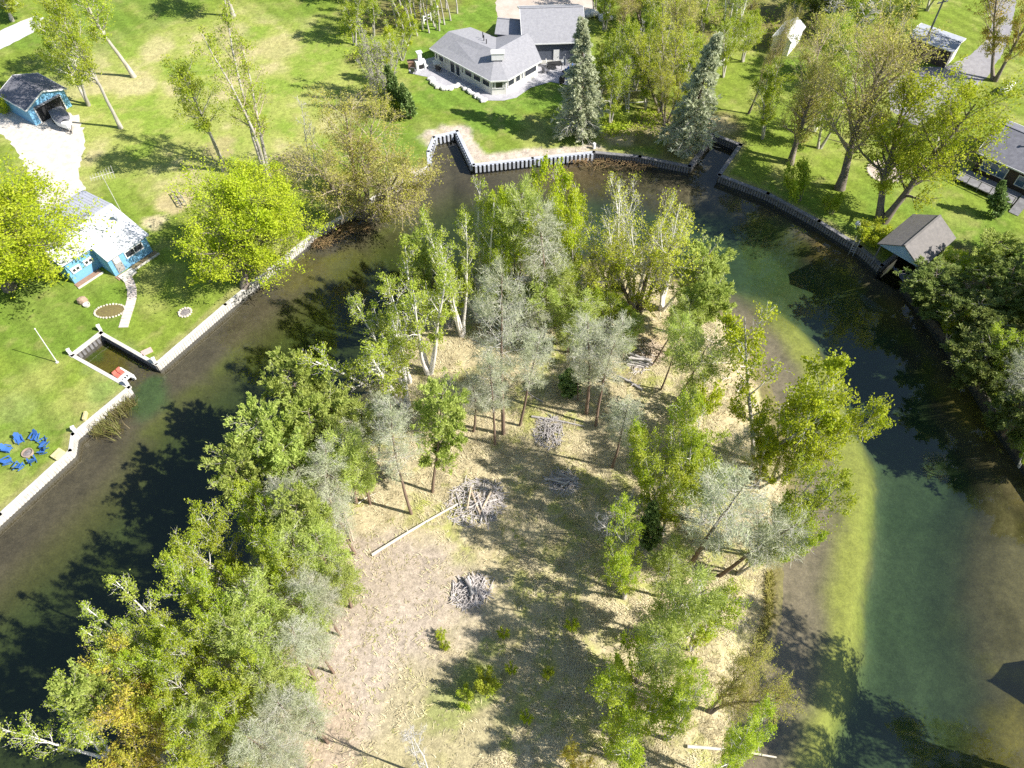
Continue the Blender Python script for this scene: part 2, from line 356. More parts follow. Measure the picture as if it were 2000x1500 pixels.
# ---- water: thin wavy surface over an absorbing body
wm = bpy.data.materials.new('lake_water'); nt, N, L = nodes_of(wm)
out = N.new('ShaderNodeOutputMaterial'); tr = N.new('ShaderNodeBsdfTransparent'); gl = N.new('ShaderNodeBsdfGlossy')
gl.inputs['Roughness'].default_value = 0.03; 
gi = N.new('ShaderNodeNewGeometry')                      # Schlick reflectance, the same from above and below
def mth(op, a, b=None):
    n = N.new('ShaderNodeMath'); n.operation = op
    for i, v in enumerate((a, b)):
        if v is None: continue
        if isinstance(v, (int, float)): n.inputs[i].default_value = v
        else: L.new(v, n.inputs[i])
    return n.outputs[0]
dp = N.new('ShaderNodeVectorMath'); dp.operation = 'DOT_PRODUCT'; L.new(gi.outputs['Incoming'], dp.inputs[0])
fres = mth('ADD', mth('MULTIPLY', mth('POWER', mth('SUBTRACT', 1.0, mth('ABSOLUTE', dp.outputs['Value'])), 5.0), 0.94), 0.06)
geo = N.new('ShaderNodeNewGeometry').outputs['Position']
bp = N.new('ShaderNodeBump'); bp.inputs['Strength'].default_value = 0.10; bp.inputs['Distance'].default_value = 0.03
L.new(noise_out(nt, 1.6, 4, 0.6, geo), bp.inputs['Height']); L.new(bp.outputs[0], gl.inputs['Normal']); L.new(bp.outputs[0], dp.inputs[1])
mx = N.new('ShaderNodeMixShader'); L.new(fres, mx.inputs[0]); L.new(tr.outputs[0], mx.inputs[1]); L.new(gl.outputs[0], mx.inputs[2])
L.new(mx.outputs[0], out.inputs[0])
va = N.new('ShaderNodeVolumeAbsorption'); va.inputs['Color'].default_value = (0.50, 0.66, 0.60, 1); va.inputs['Density'].default_value = 0.26
L.new(va.outputs[0], out.inputs['Volume'])
tag(MB().box((0, 57, -3), (206, 180, 6)).build('water', wm), kind='structure')

# ---- island
im = pdist(fc, ISL); im = inside(fc, ISL) | (im < 1.3)
IV2, IF = grid(-46, 46, -34, 64, 0.25); ic = IV2[IF].mean(1)
im = inside(ic, ISL) | (pdist(ic, ISL) < 1.3)
u, F = subset(IV2, IF, im); P = IV2[u]; Z, sd = isl_height(P)
Z = Z + (vnoise(P, 0.7, 61, 2) - 0.5) * 0.10
n1 = vnoise(P, 3.2, 51, 5); n2 = vnoise(P, 9, 52, 4); n3 = vnoise(P, 1.1, 53, 4)
C = np.tile(np.array([0.45, 0.385, 0.235]), (len(P), 1))                      # straw
C = lerp(C, (0.30, 0.325, 0.07), sstep(n1 * .6 + n3 * .4, 0.48, 0.62) * 0.72) # moss and new grass
C = lerp(C, (0.30, 0.25, 0.14), sstep(n3, 0.56, 0.72) * 0.6)
for bx, by, r, c, a in [(760,1200,190,(0.39,0.325,0.265),.95),(720,1330,180,(0.41,0.345,0.28),.95),(700,1120,130,(0.39,0.325,0.255),.85),(860,1420,160,(0.34,0.30,0.17),.7),(640,1440,120,(0.42,0.33,0.24),.8),(930,1340,60,(0.17,0.25,0.03),.6),(860,1390,60,(0.22,0.26,0.07),.6),(960,1270,30,(0.2,0.26,0.04),.6),
                        (1420,790,100,(0.54,0.45,0.27),.85),(1440,730,60,(0.52,0.43,0.25),.8),(1290,640,60,(0.52,0.42,0.26),.7),(1460,1160,70,(0.52,0.44,0.24),.8),(1420,1300,70,(0.5,0.42,0.24),.7),(1420,1420,80,(0.46,0.39,0.22),.7),(1080,700,70,(0.27,0.30,0.06),.7),(1030,780,60,(0.27,0.28,0.08),.5),(1250,670,50,(0.24,0.18,0.09),.7),(930,640,60,(0.30,0.22,0.12),.6)]:
    C = blob(C, P, bx, by, r, c, a, z=0.6)
C = lerp(C, (0.16, 0.13, 0.05), (1 - sstep(sd, 0.05, 0.6)) * 0.85)
me = np_mesh('island_ground', np.column_stack([P, Z]), F, [terrain_mat('straw_ground', fine=0.36, bump=0.7, fscale=2.2)]); set_col(me, C)
tag(link(bpy.data.objects.new('island_ground', me)), kind='structure')

# ---- roads, drives, patios: sheets laid on the lawn
def rag(pts, amp, step, seed=0):
    r = random.Random(seed); o = []
    for i in range(len(pts)):
        a, b = np.array(pts[i]), np.array(pts[(i + 1) % len(pts)]); n = max(1, int(np.hypot(*(b - a)) / step))
        for k in range(n): o.append(tuple(a + (b - a) * k / n + np.array([r.uniform(-amp, amp), r.uniform(-amp, amp)])))
    return o
def sheet(name, px, m, dz, amp=0.15, step=0.7, seed=1, kind='structure'):
    pts = rag([tuple(G(x, y)[:2]) for x, y in px], amp, step, seed)
    mb = MB().poly([(x, y, LAND + dz) for x, y in pts])
    return tag(mb.build(name, m), kind=kind)
gravel = mat('white_gravel', (0.62, 0.58, 0.53), (0.47, 0.42, 0.36), 1.2, 0.95, 0.4, 9)
sheet('gravel_driveway', [(-90,212),(0,222),(60,208),(150,226),(166,262),(161,310),(152,345),(167,372),(140,425),(85,425),(62,350),(32,292),(0,262),(-90,252)], gravel, 0.012, 0.28, 0.6, 3)
sheet('road', [(-80,108),(0,97),(45,74),(72,60),(85,35),(70,30),(40,42),(0,60),(-80,84)], mat('pale_road', (0.55, 0.54, 0.55), (0.47, 0.46, 0.46), 1.0, 0.9), 0.010, 0.08)
sheet('house_driveway', [(972,-40),(968,10),(972,30),(985,52),(1020,48),(1080,36),(1150,36),(1160,10),(1150,-40)], mat('sandy_concrete', (0.52, 0.455, 0.40), (0.42, 0.35, 0.29), 0.5, 0.9), 0.010, 0.12)
asph = mat('worn_asphalt', (0.30, 0.29, 0.30), (0.23, 0.22, 0.23), 1.2, 0.9, 0.2, 12)
sheet('asphalt_driveway', [(1925,-30),(1938,45),(1925,80),(1895,108),(1850,130),(1795,132),(1735,158),(1738,215),(1790,246),(1840,222),(1885,188),(1930,148),(1958,105),(1975,60),(1990,-30)], asph, 0.010, 0.10)
sheet('forest_track', [(1640,80),(1660,60),(1620,20),(1590,-10),(1570,0),(1600,50)], mat('dark_soil', (0.10, 0.08, 0.06), (0.16, 0.13, 0.09), 1.5, 0.95), 0.010, 0.3)
stone = mat('stamped_patio_stone', (0.42, 0.415, 0.44), (0.32, 0.315, 0.345), 1.1, 0.85, 0.25, 5)
sheet('patio', [(797,133),(800,144),(838,151),(846,164),(868,170),(892,166),(905,172),(925,185),(945,197),(985,197),(1008,191),(1036,172),(1075,160),(1108,166),(1142,152),(1144,106),(1060,106),(990,140),(940,148),(860,108),(822,118)], stone, 0.030, 0.05, 0.8, 5)
# ------------------------------------------------------------------ seawalls
white_steel = mat('white_painted_steel', (0.62, 0.60, 0.57), (0.45, 0.43, 0.39), 1.5, 0.6)
pale_conc = mat('pale_concrete', (0.62, 0.59, 0.54), (0.48, 0.45, 0.40), 1.3, 0.9)
grey_wood = mat('weathered_grey_timber', (0.24, 0.235, 0.24), (0.15, 0.145, 0.15), 2.0, 0.9)
dark_back = mat('shade_dark_timber', (0.06, 0.055, 0.05), (0.10, 0.09, 0.07), 2.0, 0.8)  # dark colour paints the shade between panels and on walls below water
steel_m = mat('galvanised_sheet_pile', (0.55, 0.58, 0.64), (0.42, 0.44, 0.50), 1.2, 0.55, metal=0.1)
def seawall(px, label, capm, panm, capw=0.42, pitch=0.5, proud=0.10, pw=0.5, top=LAND + 0.06, capt=0.12, side=1, core=None):
    pts = [np.array(G(x, y)[:2]) for x, y in px]
    root = empty('seawall', (pts[0][0], pts[0][1], 0), 0, label, 'seawall', 'seawalls around the channel'); o = pts[0]
    pan = None
    for a, b in zip(pts[:-1], pts[1:]):
        d = b - a; L_ = np.hypot(*d); d /= L_; rz = math.atan2(d[1], d[0]); n = np.array([d[1], -d[0]]) * side; m = (a + b) / 2 - o
        MB().box((m[0], m[1], (top - capt - 0.06) / 2), (L_ + 0.1, 0.16, top - capt + 0.06), rz).build('wall_core', core or dark_back, root)
        MB().box((m[0], m[1], -1.55), (L_ + 0.1, 0.15, 2.96), rz).build('footing', dark_back, root)  # coloured dark so the wall looks shaded under water
        MB().box((m[0] + n[0] * 0.02, m[1] + n[1] * 0.02, top - capt / 2), (L_ + capw * 0.8, capw, capt), rz).build('cap', capm, root)
        k = int(L_ / pitch)
        if pan is None: pan = MB().box((0, 0, (top - capt - 0.06) / 2), (pitch * pw, proud, top - capt + 0.06)).mesh('panel', panm)
        for i in range(k):
            c = a + d * (i + 0.5) * (L_ / k) - o + n * (0.08 + proud / 2)
            p = link(bpy.data.objects.new('panel', pan), root); p.location = (c[0], c[1], 0); p.rotation_euler = (0, 0, rz)
    return root
seawall(west_a, 'white capped seawall below the ring of blue chairs, running off the lower left', white_steel, white_steel, 0.36, 0.3, 0.05, 0.7, core=white_steel)
seawall(west_b, 'white capped seawall between the chairs and the boat slip by the cottage', white_steel, white_steel, 0.38, 0.3, 0.05, 0.7, core=white_steel)
seawall(SLIP_W[0:2], 'grey capped seawall along the lower side of the cottage boat slip', pale_conc, grey_wood, 0.36, 0.4, 0.06, 0.7)
seawall(SLIP_W[1:3], 'white capped seawall closing the inner end of the cottage boat slip', white_steel, grey_wood, 0.5, 0.4, 0.06, 0.7)
seawall(SLIP_W[2:4], 'shaded seawall along the upper side of the cottage boat slip', pale_conc, grey_wood, 0.36, 0.4, 0.06, 0.7)
seawall(west_c, 'white toothed seawall from the cottage slip to under the round maple', white_steel, white_steel, 0.36, 0.3, 0.05, 0.7, core=white_steel)
seawall(west_d, 'pale concrete seawall under the olive willow', pale_conc, pale_conc, 0.5, 0.6, 0.05, 0.8)
seawall(steel, 'striped galvanised sheet pile seawall in front of the lake house', steel_m, steel_m, 0.40, 0.52, 0.30, 0.5)
seawall(timber_a, 'dark timber seawall with the square notch of the small boat slip', grey_wood, grey_wood, 0.5, 0.32, 0.06, 0.75)
seawall(timber_b, 'long dark timber seawall curving along the east lawn to the boathouse', grey_wood, grey_wood, 0.5, 0.32, 0.06, 0.75)
seawall(bh_slip, 'timber seawall lining the slip under the boathouse roof', grey_wood, grey_wood, 0.4, 0.5, 0.06, 0.75)
seawall(east, 'low timber seawall under the dark pines of the east bank', dark_back, dark_back, 0.3, 0.8, 0.06, 0.75)

# ------------------------------------------------------------------ buildings
glass = mat('dark_window_glass', (0.03, 0.035, 0.045), (0.05, 0.055, 0.07), 0.8, 0.08, spec=0.6)
skyglass = mat('blue_window_glass', (0.10, 0.17, 0.28), (0.07, 0.12, 0.20), 0.8, 0.05, spec=0.8)
white = mat('white_trim_paint', (0.78, 0.78, 0.77), (0.68, 0.68, 0.67), 1.5, 0.6)
blue_wall = mat('sky_blue_siding', (0.19, 0.41, 0.60), (0.14, 0.33, 0.52), 1.2, 0.7, stretch=(1, 1, 6))
metal_w = mat('white_metal_roof', (0.62, 0.63, 0.66), (0.55, 0.56, 0.60), 0.8, 0.5)
metal_g = mat('pale_grey_metal_roof', (0.46, 0.47, 0.53), (0.40, 0.41, 0.47), 0.8, 0.5)
shing_g = mat('grey_asphalt_shingle', (0.31, 0.31, 0.33), (0.25, 0.25, 0.27), 3.0, 0.95, 0.3, 14)
shing_d = mat('charcoal_shingle', (0.19, 0.19, 0.215), (0.13, 0.13, 0.15), 2.0, 0.95, 0.3, 14)
shing_b = mat('taupe_shingle', (0.20, 0.185, 0.175), (0.155, 0.145, 0.14), 2.5, 0.95, 0.3, 14)
cream = mat('cream_wall', (0.72, 0.71, 0.66), (0.62, 0.61, 0.57), 1.2, 0.8)
slate_wall = mat('slate_blue_board_siding', (0.10, 0.115, 0.15), (0.075, 0.085, 0.115), 1.2, 0.8, stretch=(6, 6, 1))
brown_wall = mat('dark_brown_siding', (0.085, 0.065, 0.055), (0.06, 0.045, 0.04), 1.5, 0.85)
tan_wall = mat('tan_end_wall', (0.60, 0.52, 0.44), (0.52, 0.45, 0.38), 1.5, 0.85)
brick = mat('brown_brick_bed', (0.34, 0.21, 0.15), (0.24, 0.15, 0.11), 3.0, 0.9)
dark = mat('dark_interior', (0.02, 0.02, 0.022), (0.03, 0.03, 0.03), 1.0, 0.9)
soil = mat('garden_soil', (0.17, 0.125, 0.08), (0.24, 0.20, 0.10), 4.0, 0.95, 0.5, 12)

def window(root, p0, p1, t0, t1, z0, z1, frame=None, pane=None, out=0.05, muntins=0, fw=0.07):
    """window on the wall plane p0->p1 (local plan), outside on its right-hand side"""
    p0, p1 = np.array(p0, float), np.array(p1, float); d = p1 - p0; L_ = np.hypot(*d); d /= L_; n = np.array([d[1], -d[0]]); rz = math.atan2(d[1], d[0])
    a, b = t0 * L_, t1 * L_; c = p0 + d * (a + b) / 2 + n * out; w = b - a; h = z1 - z0; zc = (z0 + z1) / 2
    fr = MB()
    for s in (-1, 1):
        q = c + d * s * (w / 2 - fw / 2); fr.box((q[0], q[1], zc), (fw, 0.10, h), rz)
        fr.box((c[0], c[1], zc + s * (h / 2 - fw / 2)), (w - 2 * fw, 0.098, fw), rz)
    for i in range(muntins):
        q = c + d * (-w / 2 + w * (i + 1) / (muntins + 1)); fr.box((q[0], q[1], zc), (fw * 0.8, 0.09, h - 2 * fw), rz)
    f = fr.build('window', frame or white, root)
    MB().box((c[0] - n[0] * 0.02, c[1] - n[1] * 0.02, zc), (w - fw, 0.05, h - fw), rz).build('pane', pane or glass, f)
    return f
def door(root, p0, p1, t0, t1, z0, z1, m, out=0.05):
    p0, p1 = np.array(p0, float), np.array(p1, float); d = p1 - p0; L_ = np.hypot(*d); d /= L_; n = np.array([d[1], -d[0]]); rz = math.atan2(d[1], d[0])
    c = p0 + d * L_ * (t0 + t1) / 2 + n * out; w = L_ * (t1 - t0)
    o = MB().box((c[0], c[1], (z0 + z1) / 2), (w, 0.08, z1 - z0), rz).build('door', m, root)
    q = c + d * w * 0.36 + n * 0.07; MB().box((q[0], q[1], (z0 + z1) / 2), (0.07, 0.06, 0.07), rz).build('handle', dark, o)
    return o
def frame_from(pa, pb, h):
    """plan frame: x along pa->pb (pixels of an eave at height h above the lawn), origin at pa"""
    a, b = G(*pa, LAND + h), G(*pb, LAND + h); d = (b - a)[:2]; return a, math.atan2(d[1], d[0]), float(np.hypot(*d))
def loc2(o, rz, p):                         # world xy -> local
    c, s = math.cos(-rz), math.sin(-rz); x, y = p[0] - o[0], p[1] - o[1]; return (c * x - s * y, s * x + c * y)

# --- blue cottage
o, rz, LR = frame_from((209,511), (291,458), 2.5)
cot = empty('cottage', (o[0], o[1], LAND), rz, 'sky blue cottage with a white metal roof by the left seawall', 'house')
LL = 3.6; SB = 2.5; YR = 5.9; YB = 12.3; EH, RH = 2.5, 3.7
def zf(y): return EH + (RH - EH) * y / YR
ov = 0.35
walls = [(0.1, ov), (LR - ov, ov), (LR - ov, YB - ov), (-LL + ov, YB - ov), (-LL + ov, SB + ov), (0.1, SB + ov)]
def zroof(y): return zf(y) if y <= YR else EH + (RH - EH) * (YB - y) / (YB - YR)
MB().prism(walls, 0, [zroof(p[1]) - 0.10 for p in walls]).build('wall', blue_wall, cot)
gab = MB()
for x in (LR - ov - 0.01, -LL + ov + 0.01): gab.poly([(x, ov, zroof(ov) - 0.1), (x, YR, RH - 0.1), (x, YB - ov, zroof(YB - ov) - 0.1)])
gab.build('gable', blue_wall, cot)
rf = MB(); rf.slab([(0, 0, EH), (LR, 0, EH), (LR, YR, RH), (0, YR, RH)], 0.10)
rf.slab([(-LL, SB, zf(SB)), (-0.002, SB, zf(SB)), (-0.002, YR, RH), (-LL, YR, RH)], 0.10); r1 = rf.build('roof', metal_w, cot)
r2 = MB().slab([(-LL, YR + .002, RH), (LR, YR + .002, RH), (LR, YB, EH), (-LL, YB, EH)], 0.10).build('roof', metal_g, cot); r2['label'] = 'pale grey ribbed rear roof slope'
rib = MB().box((0, 0, 0), (0.04, 6.35, 0.035)).mesh('rib', metal_g); sl_ = math.atan2(EH - RH, YB - YR)
for i in range(24):
    q = link(bpy.data.objects.new('rib', rib), r2); q.location = (-LL + 0.2 + i * (LR + LL - 0.4) / 23, (YR + YB) / 2, (RH + EH) / 2 + 0.008); q.rotation_euler = (sl_, 0, 0)
sf = math.atan2(RH - EH, YR)
MB().box(((LR - LL) / 2, YR, RH + 0.02), (LR + LL, 0.30, 0.05)).build('ridge_cap', metal_g, cot)
MB().box((LR / 2, 2.9, zf(2.9) + 0.02), (LR, 0.07, 0.04), 0, sf).build('roof_seam', metal_g, r1)
vent = MB().lathe([(0.20, 0), (0.20, 0.10), (0.13, 0.12), (0.13, 0.75), (0.26, 0.78), (0.26, 0.88), (0.05, 1.0)], 12, (LR - 1.0, 3.6, zf(3.6) - 0.02)).build('roof_vent', steel_m, cot)
front = ((0.1, ov), (LR - ov, ov)); left = ((-LL + ov, SB + ov), (0.1, SB + ov))
window(cot, *front, 0.40, 0.86, 1.15, 2.05, muntins=1, fw=0.10)
door(cot, *front, 0.10, 0.27, 0.15, 2.15, mat('grey_screen_door', (0.36, 0.34, 0.32), (0.28, 0.27, 0.26), 2, 0.6))
window(cot, *front, 0.12, 0.25, 1.45, 2.08, out=0.12, pane=white)
for a, b in ((0.10, 0.42), (0.55, 0.87)):
    window(cot, *left, a, b, 1.2, 1.9, muntins=1, fw=0.16)
MB().box((LR * 0.19, -0.55, 0.1), (1.7, 1.0, 0.2)).build('door_step', pale_conc, cot)
bed = MB().box((-LL / 2 - 0.1, SB - 0.15, 0.05), (LL - 0.6, 0.8, 0.10)).build('flower_bed', brick, cot)
MB().box((LR * 0.66, -0.10, 0.06), (LR * 0.62, 0.7, 0.12)).build('flower_bed', soil, cot)
MB().box((0.35, -0.15, 0.05), (0.8, 0.7, 0.1)).build('flower_bed', brick, cot)
MB().box((-LL / 2 - 0.1, SB - 0.62, 0.08), (LL - 0.5, 0.14, 0.16)).build('bed_edging', pale_conc, cot)
MB().box((LR * 0.66, -0.52, 0.09), (LR * 0.64, 0.13, 0.18)).build('bed_edging', pale_conc, cot)
# TV antenna at the back of the cottage
ap = GV(236, 412); at_ = empty('tv_antenna', ap, 0.5, 'tall thin TV antenna mast with comb of rods behind the cottage', 'antenna')
MB().tube([(0, 0, 0), (0, 0, 5.2)], 0.035, 6).build('mast', white_steel, at_)
MB().tube([(-1.3, 0, 5.1), (1.3, 0, 5.1)], 0.025, 5).build('boom', white_steel, at_)
for i in range(9):
    w = 0.45 + 0.10 * i; MB().tube([(-1.2 + i * 0.3, -w, 5.13), (-1.2 + i * 0.3, w, 5.13)], 0.018, 4).build('rod', white_steel, at_)

# --- generic gabled building, local x along the ridge
def gabled(name, label, cat, o, rz, L_, D, eh, rh, wallm, roofm, over=0.35, trim=None, gable_m=None, fascia=True):
    b = empty(name, (o[0], o[1], LAND), rz, label, cat)
    x0, x1, y0, y1 = over, L_ - over, over, D - over; s = (rh - eh) / (D / 2); zi = eh + s * over
    MB().prism([(x0, y0), (x1, y0), (x1, y1), (x0, y1)], 0, zi - 0.10).build('wall', wallm, b)
    g = MB()
    for x, t in ((x0, 0.06), (x1 - 0.06, 0.06)):
        n = len(g.v); P3 = [(x, y0, zi - 0.102), (x, y1, zi - 0.102), (x, D / 2, rh - 0.10)]
        g.v += P3 + [(p[0] + t, p[1], p[2]) for p in P3]; g.f += [(n, n + 2, n + 1), (n + 3, n + 4, n + 5), (n, n + 3, n + 5, n + 2), (n + 1, n + 2, n + 5, n + 4)]
    g.build('gable', gable_m or wallm, b)
    MB().slab([(0, 0, eh), (L_, 0, eh), (L_, D / 2, rh), (0, D / 2, rh)], 0.10).build('roof', roofm, b)
    MB().slab([(0, D / 2 + .002, rh), (L_, D / 2 + .002, rh), (L_, D, eh), (0, D, eh)], 0.10).build('roof', roofm, b)
    MB().box((L_ / 2, D / 2, rh + 0.02), (L_, 0.22, 0.05)).build('ridge_cap', roofm, b)
    if trim:
        for x in (-0.03, L_ + 0.03):
            for sgn in (1, -1):
                yc = D / 4 if sgn > 0 else 3 * D / 4
                MB().box((x, yc, (eh + rh) / 2 - 0.07), (0.055, math.hypot(D / 2, rh - eh), 0.18), 0, sgn * math.atan2(rh - eh, D / 2)).build('rake_board', trim, b)
        [MB().box((L_ / 2, yy, eh - 0.08), (L_, 0.05, 0.16)).build('fascia', trim, b) for yy in (-0.03, D + 0.03)]
    return b
# --- blue garage and boat
o, rz, W_ = frame_from((50,216), (130,173), 2.5)
D_ = 6.3
gp = np.array([o[0] , o[1]]) + 0 * W_
# ridge runs away from the front: local x = into the depth
ro = np.array(o[:2]); ang = rz + math.pi / 2
fr_r = G(130,173, LAND + 2.5)
gar = gabled('garage', 'sky blue garage with a charcoal shingle roof and open door, top left', 'garage', fr_r, ang, D_, W_, 2.5, 3.7, blue_wall, shing_d, 0.3, white)
MB().box((0.28, W_ / 2, 1.05), (0.06, 3.6, 2.1)).build('dark_doorway_panel', dark, gar)  # dark panel on the wall stands in for the shade inside the garage
MB().box((0.10, W_ / 2, 2.18), (0.5, 3.7, 0.08)).build('raised_door', grey_wood, gar)
for s in (-1, 1): MB().box((0.25, W_ / 2 + s * 1.87, 1.08), (0.08, 0.14, 2.16)).build('door_jamb', white, gar)
bd_ = G(150,268) - G(104,208)
bo = empty('boat', GV(127,243), math.atan2(bd_[1], bd_[0]), 'white boat under a grey cover on its trailer outside the blue garage', 'boat')
hull = MB(); prof = [(-2.5, 0.95), (-1.5, 1.05), (0, 1.1), (1.2, 1.0), (2.2, 0.62), (2.8, 0.12)]; n0 = 0
hull.prism([(x, -w) for x, w in prof] + [(x, w) for x, w in reversed(prof)], 0.75, 1.35); hull.prism([(x, -w * .6) for x, w in prof] + [(x, w * .6) for x, w in reversed(prof)], 0.45, 0.752); hull.build('hull', white, bo)
cv = MB(); n = 0
rows = [(x, w * 0.98) for x, w in prof[:-1]]
for x, w in rows:
    for j in range(7):
        t = -1 + j / 3; cv.v.append((x, w * t * (1 if abs(t) < 1 else 1.03), 1.36 + (0.42 if abs(x) < 2.3 else 0.12) * (1 - t * t)))
for i in range(len(rows) - 1):
    for j in range(6): cv.f.append((i * 7 + j, (i + 1) * 7 + j, (i + 1) * 7 + j + 1, i * 7 + j + 1))
cv.build('cover', mat('grey_canvas', (0.20, 0.20, 0.225), (0.16, 0.16, 0.18), 2, 0.9), bo, True)
bo.scale = (0.82, 0.9, 0.95)
black = mat('black_plastic', (0.02, 0.02, 0.022), (0.035, 0.035, 0.035), 2, 0.5)
MB().lathe([(0.25, 0), (0.28, 0.2), (0.22, 0.5), (0.1, 0.6)], 10, (-2.85, 0.0, 1.0)).build('outboard_motor', black, bo)
trl = MB()
for s in (-1, 1): trl.tube([(-2.3, s * 0.7, 0.42), (1.4, s * 0.7, 0.42), (3.7, 0, 0.45)], 0.05, 6)
trl.tube([(-1.2, -1.0, 0.32), (-1.2, 1.0, 0.32)], 0.05, 6); trl.tube([(3.2, 0, 0.02), (3.2, 0, 1.0)], 0.045, 6); trl.tube([(2.6, 0, 0.5), (2.6, 0, 1.2)], 0.045, 6)
trl.build('trailer', black, bo)
for s in (-1, 1):
    w = MB()
    pts = [(0.30 * math.cos(a), 0, 0.30 * math.sin(a)) for a in np.linspace(0, 2 * math.pi, 14, endpoint=False)]
    n = 0; w.v = [(p[0] - 1.2, s * 1.08 - 0.09, p[2] + 0.32) for p in pts] + [(p[0] - 1.2, s * 1.08 + 0.09, p[2] + 0.32) for p in pts]
    w.f = [tuple(range(14)), tuple(range(27, 13, -1))] + [(i, (i + 1) % 14, 14 + (i + 1) % 14, 14 + i) for i in range(14)]
    w.build('wheel', black, bo)

# --- lake house: two wings meeting at a blunt corner
E_, R_ = 2.4, 4.0
hx = empty('lake_house', GV(958,158), 0, 'cream lake house with bent grey shingle roof and stone patio, top centre', 'house'); hc = np.array(GV(958,158))
def H3(px, py, h): return np.array(G(px, py, LAND + h)) - hc
a, b_, c_, f_, g_, h_ = H3(839,94,E_), H3(876,61,R_), H3(919,53,E_), H3(958,158,E_), H3(992,156,E_), H3(1058,118,E_)
e_ = H3(968,98,R_); i_ = e_ + (h_ - g_) * 1.0; i_[2] = R_
perpB = i_ - h_; j_ = np.array([i_[0] + perpB[0], i_[1] + perpB[1], E_]); 
# back eave lines meet in the valley
def isect(p, d, q, e): 
    A = np.array([[d[0], -e[0]], [d[1], -e[1]]]); s = np.linalg.solve(A, (q - p)[:2]); return p[:2] + d[:2] * s[0]
v_ = isect(c_, e_ - b_, j_, g_ - h_); v_ = np.array([v_[0], v_[1], E_])
print('house valley', v_, 'c', c_, 'j', j_, 'e', e_)
for nm, pts in (('roof', [a, f_, e_, b_]), ('roof', [f_, g_, e_]), ('roof', [g_, h_, i_, e_]), ('roof', [b_, e_, v_, c_]), ('roof', [e_, i_, j_, v_])):
    MB().slab(pts, 0.14).build(nm, shing_g, hx)
foot = [a, f_, g_, h_, j_, v_, c_]; cen = np.mean([p[:2] for p in foot], axis=0)
def inset(poly, d):
    out = []; k = len(poly)
    for q in range(k):
        p0, p1, p2 = [np.array(poly[(q + s) % k][:2]) for s in (-1, 0, 1)]
        d1 = unit(p1 - p0); d2 = unit(p2 - p1); n1 = np.array([-d1[1], d1[0]]); n2 = np.array([-d2[1], d2[0]]); m = unit(n1 + n2); out.append(p1 + m * d / max(0.4, m @ n1))
    return out
fi = inset(foot, 0.45); MB().prism(fi, -hc[2] + LAND, E_ + 0.05).build('wall', cream, hx)
for (p, q, r_) in ((a, c_, b_), (j_, h_, i_)):
    pi, qi = [np.array([*(np.array(s[:2]) + (cen - np.array(s[:2])) * 0.06), E_ - 0.1]) for s in (p, q)]; ri = np.array([*(r_[:2] + (cen - r_[:2]) * 0.06), R_ - 0.25])
    MB().poly([pi, qi, ri]).build('gable', cream, hx)
fas = MB()
for p, q in ((a, f_), (f_, g_), (g_, h_)):
    m = (p + q) / 2; d = q - p; n_ = unit(np.array([d[1], -d[0]])); fas.box((m[0] + n_[0] * .04, m[1] + n_[1] * .04, E_ - 0.10), (np.hypot(d[0], d[1]), 0.06, 0.18), math.atan2(d[1], d[0]))
fas.build('fascia', white, hx)
for t0, t1, z0, z1 in ((0.02, 0.06, .95, 2.0), (0.08, 0.17, .95, 2.0), (0.19, 0.22, .95, 2.0), (0.235, 0.26, .95, 2.0), (0.28, 0.37, .15, 2.15), (0.38, 0.46, .15, 2.15), (0.48, 0.52, .95, 2.0), (0.54, 0.67, .95, 2.0), (0.69, 0.82, .95, 2.0), (0.84, 0.97, .95, 2.0)):
    window(hx, fi[0], fi[1], t0, t1, z0, z1, fw=0.09)
for t0, t1 in ((0.03, 0.18), (0.22, 0.78), (0.82, 0.97)): window(hx, fi[1], fi[2], t0, t1, 0.95, 2.0, fw=0.09)
for t0, t1 in ((0.03, 0.24), (0.27, 0.43), (0.46, 0.52), (0.56, 0.95)): window(hx, fi[2], fi[3], t0, t1, 0.95, 2.0, fw=0.09)
ch = np.array(H3(972,102,R_ + 0.5)); MB().box((ch[0], ch[1], R_ + 0.05), (1.7, 0.9, 0.9), 0.05).build('chimney', white, hx)
MB().box((ch[0], ch[1], R_ + 0.55), (1.85, 1.05, 0.10), 0.05).build('chimney_cap', cream, hx)
for px, py in ((943,68), (950,82), (945,74)):
    q = H3(px, py, 3.9); MB().tube([(q[0], q[1], 3.5), (q[0], q[1], 4.3)], 0.07, 6).build('roof_pipe', dark, hx)
# attached garage
o, rz, L_ = frame_from((1020,86), (1145,82), 3.3)
hg = gabled('house_garage', 'slate blue garage wing with a plain grey shingle roof beside the lake house', 'garage', o, rz, L_, 10.4, 3.3, 5.6, slate_wall, shing_g, 0.4, white)
fw_ = ((0.4, 0.4), (L_ - 0.4, 0.4)); door(hg, *fw_, 0.50, 0.60, 0.05, 2.15, white); window(hg, *fw_, 0.53, 0.57, 1.2, 1.9, out=0.10)
MB().lathe([(0.38, -0.04), (0.38, 0.04)], 16).build('wall_ornament', mat('rust_ornament', (0.45, 0.16, 0.07), (0.3, 0.1, 0.05), 4, 0.7), hg)
wo_ = hg.children[-1]; wo_.location = (L_ * 0.80, 0.33, 1.75); wo_.rotation_euler = (math.pi / 2, 0, 0)
MB().box((L_ / 2, 0.36, 0.35), (L_ - 0.8, 0.06, 0.5)).build('base_board', cream, hg)
# connecting gable between the wings
o, rz, L_ = frame_from((966,66), (1030,72), 2.9)
gabled('entry_wing', 'low slate wing linking the bent roof and the garage', 'house wing', o, rz, L_, 4.2, 2.9, 4.1, slate_wall, shing_g, 0.3)

